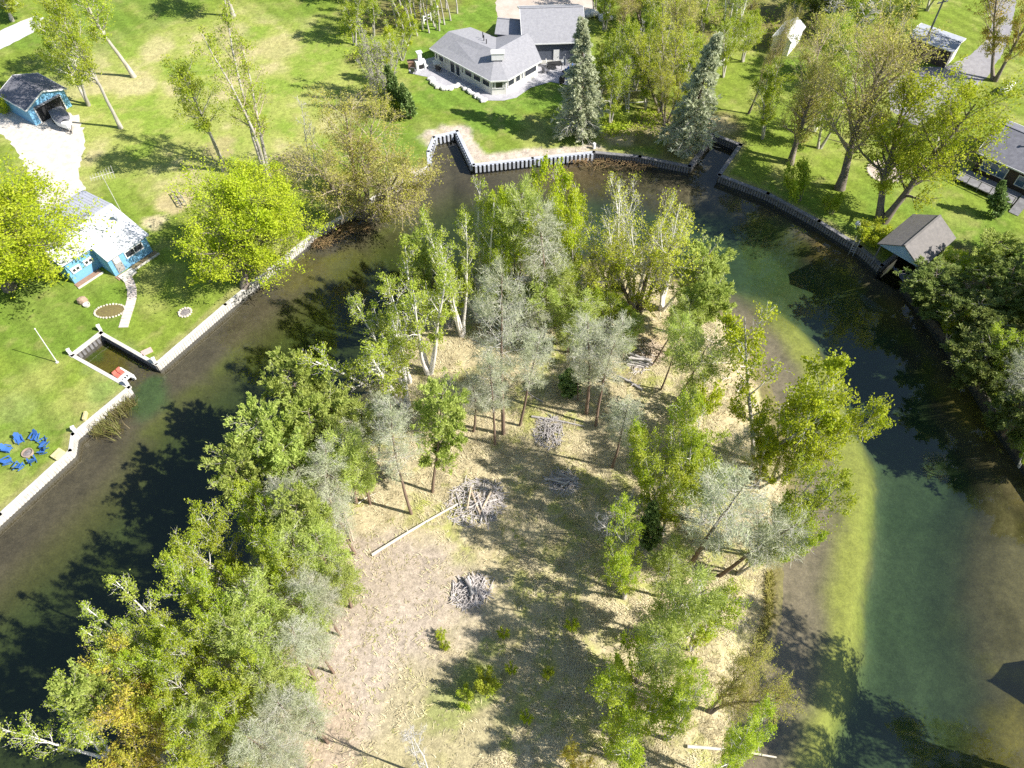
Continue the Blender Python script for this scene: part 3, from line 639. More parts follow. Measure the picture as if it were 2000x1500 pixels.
# --- brown garage, white shed, dark house, boathouses
o, rz, L_ = frame_from((1775,70), (1863,101), 2.7); Dp = float(np.hypot(*(G(1897,79,LAND+2.7) - G(1863,101,LAND+2.7))[:2]))
bg = gabled('brown_garage', 'dark brown garage with a low blue-grey roof beside the asphalt drive', 'garage', o, rz, L_, Dp, 2.7, 3.1, brown_wall, mat('blue_grey_roll_roof', (0.36, 0.38, 0.43), (0.30, 0.32, 0.36), 1.0, 0.9), 0.3, white, tan_wall)
MB().box((L_ - 0.27, Dp / 2, 1.30), (0.06, Dp - 0.7, 2.55)).build('end_wall', tan_wall, bg); MB().box((L_ - 0.22, Dp * 0.55, 1.05), (0.05, Dp * 0.5, 2.1)).build('garage_door', white, bg)
MB().tube([(1.5, 1.8, 2.9), (1.5, 1.8, 3.7)], 0.06, 6).build('roof_pipe', white_steel, bg)
for i, s in enumerate((0.42, 0.50)):
    p = G(1775 + 88 * s - 1, 70 + 31 * s + 32 + 2)
    ct = empty('lawn_chair', p, 0.3, ('left' if i == 0 else 'right') + ' of two pale lawn chairs against the brown garage', 'chair', 'pale chairs at the brown garage')
    MB().box((0, 0, 0.38), (0.5, 0.5, 0.06)).build('seat', white, ct); MB().box((0, 0.27, 0.65), (0.5, 0.06, 0.6), 0, -0.2).build('backrest', white, ct)
    for sx in (-1, 1):
        for sy in (-1, 1): MB().box((sx * 0.21, sy * 0.21, 0.17), (0.05, 0.05, 0.35)).build('leg', white, ct)
o, rz, L_ = frame_from((1526,100), (1560,60), 2.2)
shd = gabled('shed', 'small white shed with a white metal roof in the wood, upper right', 'shed', G(1527,100,LAND + 2.2) , rz, 5.2, 2.9, 2.2, 3.1, white, metal_w, 0.15, white)
shd.location = Vector(G(1538,112)) ; MB().box((0.12, 1.45, 1.0), (0.06, 1.0, 1.9)).build('door', slate_wall, shd)
o, rz, L_ = frame_from((1908,297), (1985,331), 2.9)
dh = gabled('dark_house', 'dark brown house with charcoal roof and pale blue windows, right edge', 'house', o, rz, 13.0, 9.0, 2.9, 4.7, brown_wall, shing_d, 0.5, white)
dw_ = ((0.5, 0.5), (12.5, 0.5))
window(dh, *dw_, 0.05, 0.30, 0.8, 2.3, pane=skyglass, muntins=2, fw=0.10); window(dh, *dw_, 0.40, 0.58, 0.8, 2.2, pane=skyglass, muntins=1, fw=0.10)
window(dh, (0.5, 8.5), (0.5, 0.5), 0.66, 0.94, 0.8, 2.3, pane=skyglass, muntins=1, fw=0.10)
dk = MB().box((3.2, -1.4, 0.45), (7.0, 2.6, 0.12)).build('deck', grey_wood, dh)
for x in np.linspace(-0.2, 6.6, 6): MB().box((x, -2.6, 0.7), (0.09, 0.09, 1.4)).build('rail_post', grey_wood, dh)
MB().box((3.2, -2.6, 1.4), (7.0, 0.12, 0.08)).build('hand_rail', grey_wood, dh)
MB().box((7.4, -2.2, 0.4), (1.1, 3.0, 0.10), 0, 0.25).build('ramp', grey_wood, dh)
MB().lathe([(0.10, 0), (0.10, 0.5), (0.2, 0.55)], 8, (4.0, 3.0, 4.05)).build('roof_pipe', white_steel, dh)
def boathouse(fl, fr, bl, eh, rh, label, posts=True, dz=0.0):
    A_, B_, C_ = G(*fl, LAND + eh), G(*fr, LAND + eh), G(*bl, LAND + eh)
    W = float(np.hypot(*(B_ - A_)[:2])); D = float(np.hypot(*(C_ - A_)[:2])); ang = math.atan2(*(C_ - A_)[1::-1][:2]) if False else math.atan2(C_[1] - A_[1], C_[0] - A_[0])
    b = empty('boathouse', (B_[0], B_[1], LAND), ang, label, 'boathouse')
    s = (rh - eh) / (W / 2)
    MB().slab([(0, 0, eh), (D, 0, eh), (D, W / 2, rh), (0, W / 2, rh)], 0.12).build('roof', shing_b, b)
    MB().slab([(0, W / 2 + .002, rh), (D, W / 2 + .002, rh), (D, W, eh), (0, W, eh)], 0.12).build('roof', shing_b, b)
    MB().box((D / 2, W / 2, rh + 0.02), (D, 0.22, 0.05)).build('ridge_cap', shing_b, b)
    g = MB(); n = 0; P3 = [(0.12, 0.1, eh - 0.10), (0.12, W - 0.1, eh - 0.10), (0.12, W / 2, rh - 0.12)]
    g.v = P3 + [(p[0] + 0.08, p[1], p[2]) for p in P3]; g.f = [(0, 2, 1), (3, 4, 5), (0, 3, 5, 2), (1, 2, 5, 4), (0, 1, 4, 3)]
    g.build('gable', mat('pale_blue_gable', (0.36, 0.52, 0.66), (0.32, 0.47, 0.61), 1, 0.7), b)
    MB().box((D - 0.3, W / 2, eh / 2), (0.12, W - 0.7, eh - 0.15)).build('rear_wall', brown_wall, b)
    for x in (0.35, D / 2, D - 0.45):
        for y in (0.35, W - 0.35): MB().box((x, y, eh / 2 - 0.1), (0.14, 0.14, eh)).build('post', grey_wood, b)
    for y in (0.35, W - 0.35): MB().box((D / 2, y, eh - 0.2), (D - 0.5, 0.12, 0.22)).build('beam', grey_wood, b)
    return b
boathouse((1711,478), (1799,526), (1781,420), 2.7, 4.2, 'open boathouse with a taupe gabled roof over its slip on the east bank')
boathouse((2235,1300), (2255,1400), (2390,1270), 2.6, 4.0, 'boathouse just outside the right edge, its roof shadow lying on the water')
# ------------------------------------------------------------------ tree growing (numpy)
def tubes(P, R, k=5):
    B, n, _ = P.shape; T = unit(np.gradient(P, axis=1)); ref = np.array([0.31, 0.52, 0.79])
    A = np.cross(T, ref); bad = np.linalg.norm(A, axis=-1) < 0.15
    A[bad] = np.cross(T[bad], np.array([1.0, 0, 0])); A = unit(A); Bn = np.cross(T, A)
    w = np.arange(k) * 2 * np.pi / k
    ring = A[:, :, None, :] * np.cos(w)[None, None, :, None] + Bn[:, :, None, :] * np.sin(w)[None, None, :, None]
    V = (P[:, :, None, :] + ring * R[:, :, None, None]).reshape(-1, 3)
    b = np.arange(B)[:, None, None] * (n * k); i = np.arange(n - 1)[None, :, None] * k; j = np.arange(k)[None, None, :]; j2 = (j + 1) % k
    F = np.stack([b + i + j, b + i + j2, b + i + k + j2, b + i + k + j], -1).reshape(-1, 4)
    return V, F
def grow(r, S, D, Ln, n, wob, grav):
    p = S.copy(); d = unit(D); out = [p.copy()]
    for _ in range(n - 1):
        d = unit(d + r.normal(0, wob, d.shape) + np.array([0, 0, grav])); p = p + d * (Ln / (n - 1))[:, None]; out.append(p.copy())
    return np.stack(out, 1)
def at(P, idx, t):
    n = P.shape[1]; x = np.clip(t, 0, 0.9999) * (n - 1); i = x.astype(int); f = (x - i)[:, None]
    a, b = P[idx, i], P[idx, i + 1]; return a * (1 - f) + b * f, unit(b - a)
def branch(r, P, per, t0, t1, ang, angv, lenf, n, wob, grav, golden=True):
    B = P.shape[0]; idx = np.repeat(np.arange(B), per); k = np.tile(np.arange(per), B)
    t = t0 + (t1 - t0) * (k + r.random(len(k))) / per
    s, d = at(P, idx, t); a = np.cross(d, np.array([0.2, 0.3, 0.93])); bad = np.linalg.norm(a, axis=1) < 0.2
    a[bad] = np.cross(d[bad], np.array([1.0, 0.1, 0])); a = unit(a); b = np.cross(d, a)
    az = k * 2.399 + r.normal(0, 0.4, len(k)) + idx * 1.7
    th = ang + r.normal(0, angv, len(k))
    D = d * np.cos(th)[:, None] + (a * np.cos(az)[:, None] + b * np.sin(az)[:, None]) * np.sin(th)[:, None]
    Ln = lenf(t, idx, r.random(len(k)))
    return grow(r, s, D, Ln, n, wob, grav), t, idx, Ln
def leaves(r, pos, size, aspect=0.6, up=0.5, axis=None, axmix=0.0, vary=0.35):
    n = len(pos); a = unit(r.normal(size=(n, 3)))
    if axis is not None: a = unit(a * (1 - axmix) + axis * axmix)
    nn = unit(r.normal(size=(n, 3)) + np.array([0, 0, up])); b = unit(np.cross(nn, a))
    s = (size * (1 + r.uniform(-vary, vary, n)))[:, None]
    V = np.stack([pos - a * s * .5, pos + b * s * aspect * .5, pos + a * s * .5, pos - b * s * aspect * .5], 1).reshape(-1, 3)
    return V, np.arange(n * 4).reshape(n, 4)
class Acc:
    def __init__(s): s.V = []; s.F = []; s.n = 0
    def add(s, VF):
        V, F = VF; s.V.append(V); s.F.append(F + s.n); s.n += len(V)
    def mesh(s, name, m, smooth=False): return np_mesh(name, np.vstack(s.V), np.vstack(s.F), [m], smooth)

BARK = {
 'birch': mat('birch_bark', (0.74, 0.71, 0.66), (0.42, 0.38, 0.34), 3.0, 0.7, lo=0.5, hi=0.75, stretch=(1, 1, 0.25), world_co=False),
 'pale': mat('pale_grey_bark', (0.50, 0.47, 0.42), (0.33, 0.30, 0.26), 3.0, 0.85, stretch=(1, 1, .3), world_co=False),
 'grey': mat('grey_bark', (0.26, 0.22, 0.185), (0.15, 0.125, 0.10), 3.0, 0.9, stretch=(1, 1, .3), world_co=False),
 'pine': mat('pine_bark', (0.25, 0.175, 0.125), (0.15, 0.105, 0.08), 3.0, 0.9, stretch=(1, 1, .3), world_co=False),
 'twig': mat('grey_twig_bark', (0.46, 0.43, 0.40), (0.33, 0.30, 0.28), 2.0, 0.9),
 'lichen': mat('lichen_grey_twigs', (0.66, 0.63, 0.57), (0.52, 0.49, 0.44), 2.0, 0.9),
 'tan': mat('tan_twig_bark', (0.54, 0.46, 0.33), (0.42, 0.34, 0.24), 2.0, 0.9),
 'dead': mat('bleached_dead_wood', (0.66, 0.63, 0.60), (0.48, 0.45, 0.42), 2.0, 0.8)}
LEAF = {
 'lime': leaf_mat('new_maple_leaf', (0.49, 0.56, 0.028), (0.38, 0.48, 0.02), (0.55, 0.59, 0.045), 0.50),
 'green': leaf_mat('young_aspen_leaf', (0.423, 0.514, 0.037), (0.322, 0.427, 0.028), (0.497, 0.543, 0.068), 0.50),
 'birch': leaf_mat('birch_leaf', (0.432, 0.514, 0.056), (0.331, 0.427, 0.037), (0.497, 0.533, 0.099), 0.50),
 'olive': leaf_mat('olive_bud', (0.524, 0.524, 0.096), (0.432, 0.436, 0.072), (0.561, 0.524, 0.144), 0.48),
 'yellow': leaf_mat('yellow_bud', (0.552, 0.582, 0.037), (0.442, 0.495, 0.031), (0.570, 0.572, 0.081), 0.48),
 'red': leaf_mat('rust_bud', (0.570, 0.407, 0.099), (0.506, 0.456, 0.062), (0.442, 0.466, 0.043), 0.46),
 'brown': leaf_mat('brown_bud', (0.488, 0.436, 0.102), (0.432, 0.446, 0.072), (0.506, 0.466, 0.102), 0.46),
 'pineg': leaf_mat('pine_needles', (0.488, 0.563, 0.132), (0.377, 0.466, 0.096), (0.534, 0.592, 0.168), 0.50),
 'pineh': leaf_mat('hazy_grey_needles', (0.534, 0.553, 0.360), (0.432, 0.466, 0.279), (0.570, 0.582, 0.423), 0.46),
 'pined': leaf_mat('dark_needles', (0.212, 0.272, 0.062), (0.138, 0.194, 0.040), (0.276, 0.320, 0.081), 0.38),
 'spruce': leaf_mat('spruce_needles', (0.534, 0.563, 0.369), (0.423, 0.446, 0.279), (0.580, 0.601, 0.423), 0.42),
 'cedar': leaf_mat('blue_cedar', (0.230, 0.330, 0.112), (0.156, 0.242, 0.074), (0.267, 0.359, 0.112), 0.3)}

def decid(seed, h=12, stems=1, spread=0.1, base_r=0.16, crown0=0.35, rad=3.0, n1=14, ang1=0.8, up1=0.10, n2=7, n3=0, leafn=5000, lsize=0.2, jit=0.28, k1=0.55, bark='pale', tw='pale', leaf='green', shape='oval', wob=0.06, twr=0.018, needle=False, lean_out=True):
    r = np.random.default_rng(seed)
    S = np.zeros((stems, 3)); az = np.arange(stems) * 2.4 + r.random() * 6
    sp = spread * (0.6 + 0.8 * r.random(stems)) if stems > 1 else np.array([spread * 0.5])
    S[:, 0] = np.cos(az) * 0.16 * (stems > 1); S[:, 1] = np.sin(az) * 0.16 * (stems > 1)
    D = np.stack([np.cos(az) * sp, np.sin(az) * sp, np.ones(stems)], 1)
    Ln = h * (1 - 0.22 * r.random(stems) * (stems > 1)); Ln[0] = h
    ST_ = grow(r, S, D, Ln, 9, wob, 0.05 if stems > 1 else 0.03)
    tt = np.linspace(0, 1, 9); br = base_r / math.sqrt(stems) * 1.15
    RS = br * (1 - 0.82 * tt)[None, :] * np.ones((stems, 1)); RS[:, 0] *= 1.35
    trunk = Acc(); trunk.add(tubes(ST_, RS, 8))
    def prof(t):
        x = np.clip((t - crown0) / (1 - crown0), 0, 1)
        if shape == 'oval': return np.sin(np.pi * np.clip(0.12 + 0.80 * x, 0, 1)) ** 0.7
        if shape == 'globe': return np.sqrt(np.clip(1 - (x * 1.55 - 0.62) ** 2, 0.06, 1))
        if shape == 'vase': return 0.55 + 0.45 * np.sin(np.pi * np.clip(x * 0.9 + .05, 0, 1))
        return 1 - 0.85 * x
    B1, t1, i1, L1 = branch(r, ST_, n1, crown0, 0.97, ang1, 0.16, lambda t, i, u: rad * prof(t) * (0.55 + 0.75 * u) / (1 if stems == 1 else 1.25), 6, 0.11, up1)
    R1 = (br * (1 - 0.82 * t1) * k1)[:, None] * np.linspace(1, 0.25, 6)[None, :]
    br_ = Acc(); br_.add(tubes(B1, R1, 4))
    B2, t2, i2, L2 = branch(r, B1, n2, 0.25, 1.0, 0.75, 0.25, lambda t, i, u: L1[i] * (0.30 + 0.30 * u) * (1.15 - 0.5 * t), 4, 0.16, up1)
    br_.add(tubes(B2, np.maximum(R1[i2, 3] * 0.45, twr)[:, None] * np.linspace(1, 0.35, 4)[None, :], 3))
    tip = B2
    if n3:
        B3, t3, i3, L3 = branch(r, B2, n3, 0.2, 1.0, 0.7, 0.3, lambda t, i, u: L2[i] * (0.35 + 0.4 * u), 3, 0.2, up1)
        br_.add(tubes(B3, np.full((len(B3), 3), twr * 0.7) * np.array([1, .8, .4]), 3)); tip = B3
    cr = None
    if leafn:
        wb = (0.12 + r.random(len(B2)) ** 2.2)                     # leaf load of each bough
        wt = wb[i3] if n3 else wb; ii = r.choice(len(tip), leafn, p=wt / wt.sum()); t = r.random(leafn) ** 0.6; pos, dr = at(tip, ii, t)
        pos = pos + r.normal(0, jit, pos.shape)
        cr = Acc(); cr.add(leaves(r, pos, lsize, 0.7 if not needle else 0.16, 1.3, dr, 0.5 if needle else 0.25))
        cr = cr.mesh('crown', LEAF[leaf])
    return trunk.mesh('trunk', BARK[bark], True), br_.mesh('branches', BARK[tw], True), cr

def pine(seed, h=14, crown0=0.45, rad=2.2, n1=40, ang=1.25, up=0.05, n2=9, tufts=2600, per=5, nl=0.34, nw=0.14, leaf='pineg', bark='pine', tw='twig', base_r=0.17, taper='round', wob=0.025, twr=0.016, dead0=None, jit=0.06):
    r = np.random.default_rng(seed)
    ST_ = grow(r, np.zeros((1, 3)), np.array([[r.normal(0, .03), r.normal(0, .03), 1]]), np.array([h]), 10, wob, 0.04)
    tr = Acc(); tr.add(tubes(ST_, base_r * (1 - 0.85 * np.linspace(0, 1, 10))[None, :], 8))
    def pf(t):
        x = np.clip((t - crown0) / (1 - crown0), 0, 1)
        if taper == 'cone': return (1.0 - 0.93 * x) * np.clip(0.55 + x * 4, 0, 1)
        if taper == 'irreg': return np.clip(0.35 + 1.2 * np.sin(np.pi * (0.1 + 0.78 * x)), 0.2, 1.3) / 1.3
        return np.sin(np.pi * (0.14 + 0.76 * x)) ** 0.8
    B1, t1, i1, L1 = branch(r, ST_, n1, crown0, 0.985, ang, 0.16, lambda t, i, u: rad * pf(t) * (0.65 + 0.55 * u), 6, 0.08, up)
    R1 = np.maximum(base_r * (1 - 0.85 * t1) * 0.28, twr)[:, None] * np.linspace(1, 0.3, 6)[None, :]
    br_ = Acc(); br_.add(tubes(B1, R1, 4))
    B2, t2, i2, L2 = branch(r, B1, n2, 0.2, 1.0, 0.85, 0.2, lambda t, i, u: L1[i] * (0.22 + 0.25 * u) * (1.2 - 0.6 * t), 3, 0.15, up)
    br_.add(tubes(B2, np.full((len(B2), 3), twr) * np.array([1, .7, .4]), 3))
    if dead0:                                     # bare grey lower limbs
        Bd, td, id_, Ld = branch(r, ST_, 26, dead0[0], dead0[1], 1.5, 0.2, lambda t, i, u: rad * (0.6 + 0.5 * u), 5, 0.1, -0.10)
        br_.add(tubes(Bd, np.full((len(Bd), 5), 0.03) * np.linspace(1, .4, 5), 3))
        Be, *_ = branch(r, Bd, 8, 0.2, 1, 0.8, 0.3, lambda t, i, u: Ld[i] * 0.35, 3, 0.15, -0.05)
        br_.add(tubes(Be, np.full((len(Be), 3), 0.02) * np.array([1, .8, .5]), 3))
    wt = (0.15 + r.random(len(B1)) ** 2)[i2]; ii = r.choice(len(B2), tufts, p=wt / wt.sum()); pos, dr = at(B2, ii, r.random(tufts) ** 0.7)
    pos = np.repeat(pos, per, 0) + r.normal(0, jit, (tufts * per, 3)); ax = unit(np.repeat(dr, per, 0) + np.array([0, 0, 0.35]) + r.normal(0, 0.6, (tufts * per, 3)))
    cr = Acc(); cr.add(leaves(r, pos + ax * nl * 0.3, nl, nw / nl, 0.3, ax, 0.95))
    return tr.mesh('trunk', BARK[bark], True), br_.mesh('branches', BARK[tw], True), cr.mesh('crown', LEAF[leaf])

def shrub(seed, leaf='green', rad=1.0, leafn=1500, ls=0.16, tw='grey'):
    return decid(seed, h=2.0, stems=6, spread=0.9, base_r=0.07, crown0=0.2, rad=0.8, n1=7, ang1=0.7, n2=5, leafn=leafn, lsize=ls, jit=0.12, bark=tw, tw=tw, leaf=leaf, twr=0.010)

# kind: (nominal height, nominal crown radius, [variants])
def variants(f, seeds, **kw): return [f(s, **kw) for s in seeds]
KIND = {}
KIND['birch'] = (13, 3.4, variants(decid, (11, 12, 13), h=13, stems=4, spread=0.26, base_r=0.33, crown0=0.28, rad=2.3, n1=12, ang1=0.62, up1=0.12, n2=9, n3=3, leafn=7500, lsize=0.155, jit=0.14, bark='birch', tw='birch', leaf='birch', k1=0.6, twr=0.012))
KIND['birchbare'] = (13, 3.2, variants(decid, (14, 15), h=13, stems=4, spread=0.26, base_r=0.33, crown0=0.32, rad=2.4, n1=11, ang1=0.60, up1=0.12, n2=9, n3=3, leafn=2600, lsize=0.15, jit=0.22, bark='birch', tw='birch', leaf='yellow', k1=0.6, twr=0.014))
KIND['aspen'] = (14, 3.0, variants(decid, (21, 22, 23), h=14, stems=1, base_r=0.20, crown0=0.36, rad=2.7, n1=28, ang1=0.85, up1=0.06, n2=9, n3=2, leafn=6800, lsize=0.165, jit=0.17, bark='pale', tw='pale', leaf='green', twr=0.011))
KIND['poplar'] = (15, 3.4, variants(decid, (25,), h=15, stems=3, spread=0.12, base_r=0.30, crown0=0.28, rad=2.3, n1=18, ang1=0.7, up1=0.10, n2=9, n3=3, leafn=6000, lsize=0.145, jit=0.16, bark='pale', tw='tan', leaf='green', twr=0.012))
KIND['maple'] = (12, 6.0, variants(decid, (31, 32), h=11.2, stems=1, base_r=0.34, crown0=0.12, rad=5.3, n1=48, ang1=1.0, up1=0.05, n2=12, n3=5, leafn=52000, lsize=0.175, jit=0.22, bark='grey', tw='grey', leaf='lime', shape='globe', k1=0.4, twr=0.012))
KIND['leafy'] = (11, 3.4, variants(decid, (41, 42, 43, 44), h=10.6, stems=2, spread=0.22, base_r=0.22, crown0=0.20, rad=3.0, n1=18, ang1=0.82, up1=0.06, n2=10, n3=3, leafn=12500, lsize=0.155, jit=0.14, bark='pale', tw='birch', leaf='green', shape='oval', twr=0.01))
KIND['oak'] = (13, 5.5, variants(decid, (45,), h=12.5, stems=2, spread=0.3, base_r=0.42, crown0=0.22, rad=4.8, n1=26, ang1=0.85, up1=0.07, n2=11, n3=3, leafn=24000, lsize=0.165, jit=0.19, bark='grey', tw='grey', leaf='lime', shape='vase', twr=0.012))
KIND['lime'] = (11, 3.6, variants(decid, (47, 48), h=10.6, stems=3, spread=0.34, base_r=0.26, crown0=0.22, rad=2.8, n1=15, ang1=0.8, up1=0.08, n2=10, n3=3, leafn=15000, lsize=0.165, jit=0.15, bark='pale', tw='birch', leaf='lime', twr=0.012))
KIND['budding'] = (14, 5.0, variants(decid, (51, 52), h=13.4, stems=2, spread=0.2, base_r=0.34, crown0=0.20, rad=4.6, n1=24, ang1=0.66, up1=0.11, n2=12, n3=4, leafn=15000, lsize=0.13, jit=0.13, bark='grey', tw='tan', leaf='olive', shape='vase', twr=0.009))
KIND['willow'] = (11, 7.0, variants(decid, (53,), h=10.5, stems=5, spread=0.62, base_r=0.55, crown0=0.16, rad=4.8, n1=20, ang1=0.78, up1=0.02, n2=13, n3=4, leafn=27000, lsize=0.15, jit=0.17, bark='grey', tw='tan', leaf='olive', shape='vase', twr=0.009))
KIND['yellow'] = (12, 5.0, variants(decid, (55,), h=11.5, stems=3, spread=0.40, base_r=0.36, crown0=0.24, rad=3.7, n1=18, ang1=0.70, up1=0.10, n2=11, n3=4, leafn=12500, lsize=0.155, jit=0.14, bark='grey', tw='pale', leaf='yellow', shape='vase', twr=0.01))
KIND['brown'] = (14, 5.0, variants(decid, (57,), h=13.4, stems=1, spread=0.1, base_r=0.34, crown0=0.26, rad=4.8, n1=38, ang1=0.68, up1=0.10, n2=12, n3=4, leafn=11000, lsize=0.14, jit=0.18, bark='grey', tw='tan', leaf='brown', shape='vase', twr=0.009))
KIND['rust'] = (11, 4.2, variants(decid, (59,), h=10.6, stems=2, spread=0.25, base_r=0.26, crown0=0.18, rad=3.7, n1=22, ang1=0.78, up1=0.10, n2=11, n3=3, leafn=15000, lsize=0.155, jit=0.13, bark='grey', tw='tan', leaf='red', shape='vase', twr=0.012))
KIND['sapling'] = (10, 1.5, variants(decid, (61, 62), h=10, stems=5, spread=0.14, base_r=0.14, crown0=0.10, rad=1.3, n1=18, ang1=0.38, up1=0.16, n2=10, n3=4, leafn=1200, lsize=0.15, jit=0.15, bark='twig', tw='twig', leaf='birch', twr=0.013))
KIND['pole'] = (15, 1.6, variants(decid, (63, 64), h=15, stems=1, spread=0.04, base_r=0.13, crown0=0.35, rad=1.5, n1=20, ang1=0.6, up1=0.10, n2=8, n3=3, leafn=1800, lsize=0.17, jit=0.2, bark='twig', tw='twig', leaf='green', twr=0.013))
KIND['dead'] = (8, 1.6, variants(decid, (65, 66), h=8, stems=2, spread=0.2, base_r=0.13, crown0=0.3, rad=1.7, n1=10, ang1=0.75, up1=0.06, n2=6, n3=4, leafn=0, bark='dead', tw='dead', twr=0.020))
KIND['pine'] = (12, 2.6, variants(pine, (71, 72, 73), h=12, crown0=0.30, rad=2.6, n1=44, n2=8, tufts=2500, per=6, nl=0.30, nw=0.11, taper='irreg', up=0.10, jit=0.10))
KIND['haze'] = (15, 2.2, variants(pine, (75, 76, 77), h=15, crown0=0.44, rad=2.2, n1=60, n2=14, tufts=1500, per=4, nl=0.30, nw=0.035, leaf='pineh', tw='lichen', up=0.03, twr=0.009, taper='round', jit=0.16))
KIND['larch'] = (13, 2.2, variants(pine, (78, 79), h=13, crown0=0.36, rad=2.3, n1=52, n2=11, tufts=2000, per=4, nl=0.30, nw=0.065, leaf='pineg', tw='lichen', up=0.05, twr=0.011, jit=0.16))
KIND['whisp'] = (12, 2.4, variants(pine, (80, 81), h=12, crown0=0.60, rad=2.4, n1=36, n2=13, tufts=1600, per=4, nl=0.30, nw=0.055, leaf='pineg', tw='lichen', up=0.04, base_r=0.13, twr=0.011, jit=0.16))
KIND['dpine'] = (11, 3.0, variants(pine, (83, 84), h=11, crown0=0.12, rad=3.0, n1=52, n2=10, tufts=3600, per=6, nl=0.34, nw=0.11, leaf='pined', tw='twig', up=0.05, taper='irreg', jit=0.1))
KIND['spruce'] = (15, 2.7, variants(pine, (85, 86), h=15, crown0=0.08, rad=2.9, n1=130, n2=9, ang=1.75, up=-0.03, tufts=6200, per=4, nl=0.38, nw=0.12, leaf='spruce', tw='lichen', taper='cone', dead0=(0.05, 0.28), base_r=0.24))
KIND['cedar'] = (5, 1.5, variants(pine, (87,), h=5, crown0=0.04, rad=1.5, n1=46, n2=8, tufts=1900, per=4, nl=0.28, nw=0.13, leaf='cedar', tw='grey', taper='cone', base_r=0.08, ang=1.0, up=0.1))
KIND['shrub'] = (2.2, 1.5, variants(shrub, (91, 92), leafn=2600, ls=0.14))
KIND['shruby'] = (2.2, 1.5, variants(shrub, (93,), leaf='lime', leafn=2600, ls=0.14))

GNAMES = {}
_cnt = {}
def plant(kind, name, tx, ty, base, wpx, label, group, cat='tree', spin=None, hmul=1.0):
    """base: pixel of the trunk foot, or a height in metres when the foot is hidden."""
    Hn, Rn, vs = KIND[kind]
    d = ray(tx, ty); Cc = np.array([0, 0, CAM_H])
    on_isl = None
    if isinstance(base, tuple):
        B = G(*base)
        if inside(B[None, :2], ISL)[0] or (pdist(B[None, :2], ISL)[0] < 1.5 and inside(B[None, :2], OUTER)[0]):
            B = G(base[0], base[1], 0.6); B[2] = isl_z(B[0], B[1]) - 0.05
        else: B[2] = LAND - 0.02
        du = d / np.linalg.norm(d); w = B - Cc; kd = du[2]
        A = np.array([[1, -kd], [kd, -1]]); h, s = np.linalg.solve(A, np.array([-w[2], -(w @ du)])); tip = Cc + s * du
    else:
        z0 = 0.6; tip = Cc + d * ((CAM_H - z0 - base) / -d[2]); B = np.array([tip[0], tip[1], z0])
        if inside(B[None, :2], OUTER)[0]: B[2] = isl_z(B[0], B[1]) - 0.05
        else: B[2] = LAND - 0.02
    ax = Vector(tip - B); hh = ax.length * hmul
    sc = FPX / (B[1] * CT + (CAM_H - hh * 0.6) * ST); rad = wpx / 2 / sc
    k = _cnt.get(kind, 0); _cnt[kind] = k + 1; tr, br, cr = vs[k % len(vs)]
    root = empty(name, Vector(B), 0, label, cat, group)
    q = ax.to_track_quat('Z', 'Y'); spin = spin if spin is not None else (k * 2.1 + tx * 0.013)
    root.rotation_mode = 'QUATERNION'; root.rotation_quaternion = q @ Quaternion((0, 0, 1), spin)
    root.scale = (rad / Rn, rad / Rn, hh / Hn)
    for nm, me in (('trunk', tr), ('branches', br), ('crown', cr)):
        if me is not None: link(bpy.data.objects.new(nm, me), root)
    return root
# ------------------------------------------------------------------ the trees, one row each
GW, GN, GE, GI = 'trees on the west lawn', 'trees around the lake house', 'trees on the east bank', 'trees on the island'
T = plant
# west lawn
T('aspen','poplar_tree',150,-80,(262,150),120,'poplar with several pale bare lower stems rising clear of the lawn, above the blue garage',GW)
T('aspen','poplar_tree',100,-15,(236,250),105,'poplar on a long bare leaning pole of a trunk beside the covered boat',GW)
T('leafy','poplar_tree',62,5,(172,205),120,'leafy poplar rooted right against the far side of the blue garage',GW)
T('aspen','poplar_tree',345,105,(437,333),112,'slender light green poplar alone in mid lawn, left of the tall half-leafed one',GW)
T('poplar','poplar_tree',440,15,(523,345),145,'tall half-leafed poplar with several stems behind the round bright maple',GW)
T('aspen','poplar_tree',430,-150,(456,32),110,'grey trunk at the top edge of the lawn, its crown cut by the frame',GW)
T('dead','dead_birch',588,192,(613,332),42,'thin white dead birch without leaves beside the olive willow',GW)
T('maple','maple_tree',450,380,(478,560),246,'big round lime green maple on the seawall right of the blue cottage',GW)
T('maple','maple_tree',-108,395,12.0,345,'huge lime green maple at the left frame edge overhanging the cottage roof',GW)
T('shruby','sapling',2,172,(12,222),45,'small yellow-green sapling at the left frame edge below the blue garage',GW,'sapling')
T('leafy','roadside_tree',5,-60,(25,40),120,'leafy tree in the top left corner beside the pale road',GW)
T('willow','willow_tree',742,240,(708,420),300,'wide olive budding willow spreading over the seawall and channel',GW)
# thicket between the lawn and the lake house
TG = 'thicket between lawn and lake house'
T('sapling','sapling',712,45,(738,196),60,'grey leafless sapling clump at the left side of the thicket by the lake house lawn',TG)
T('sapling','sapling',742,55,(757,190),60,'grey leafless sapling clump in the middle of the thicket by the lake house lawn',TG)
T('sapling','sapling',730,105,(748,222),50,'lowest grey sapling clump of the thicket, just above the willow',TG)
T('leafy','young_tree',682,-40,(693,88),75,'fresh green tree at the left end of the thicket, top of frame',TG)
T('leafy','young_tree',720,-60,(730,70),60,'light green tree behind the grey sapling clumps, at the top edge',TG)
T('lime','young_tree',782,25,(786,118),55,'bright yellow-green young tree on the lake house side of the thicket',TG)
T('lime','young_tree',742,65,(762,160),45,'yellow-green young tree among the grey sapling clumps',TG)
T('cedar','cedar_tree',757,130,(788,222),52,'blue-green cedar at the lower end of the thicket, facing the lake house',TG)
T('cedar','cedar_tree',785,165,(803,232),48,'pale blue-green cedar lowest on the lake house lawn edge',TG)
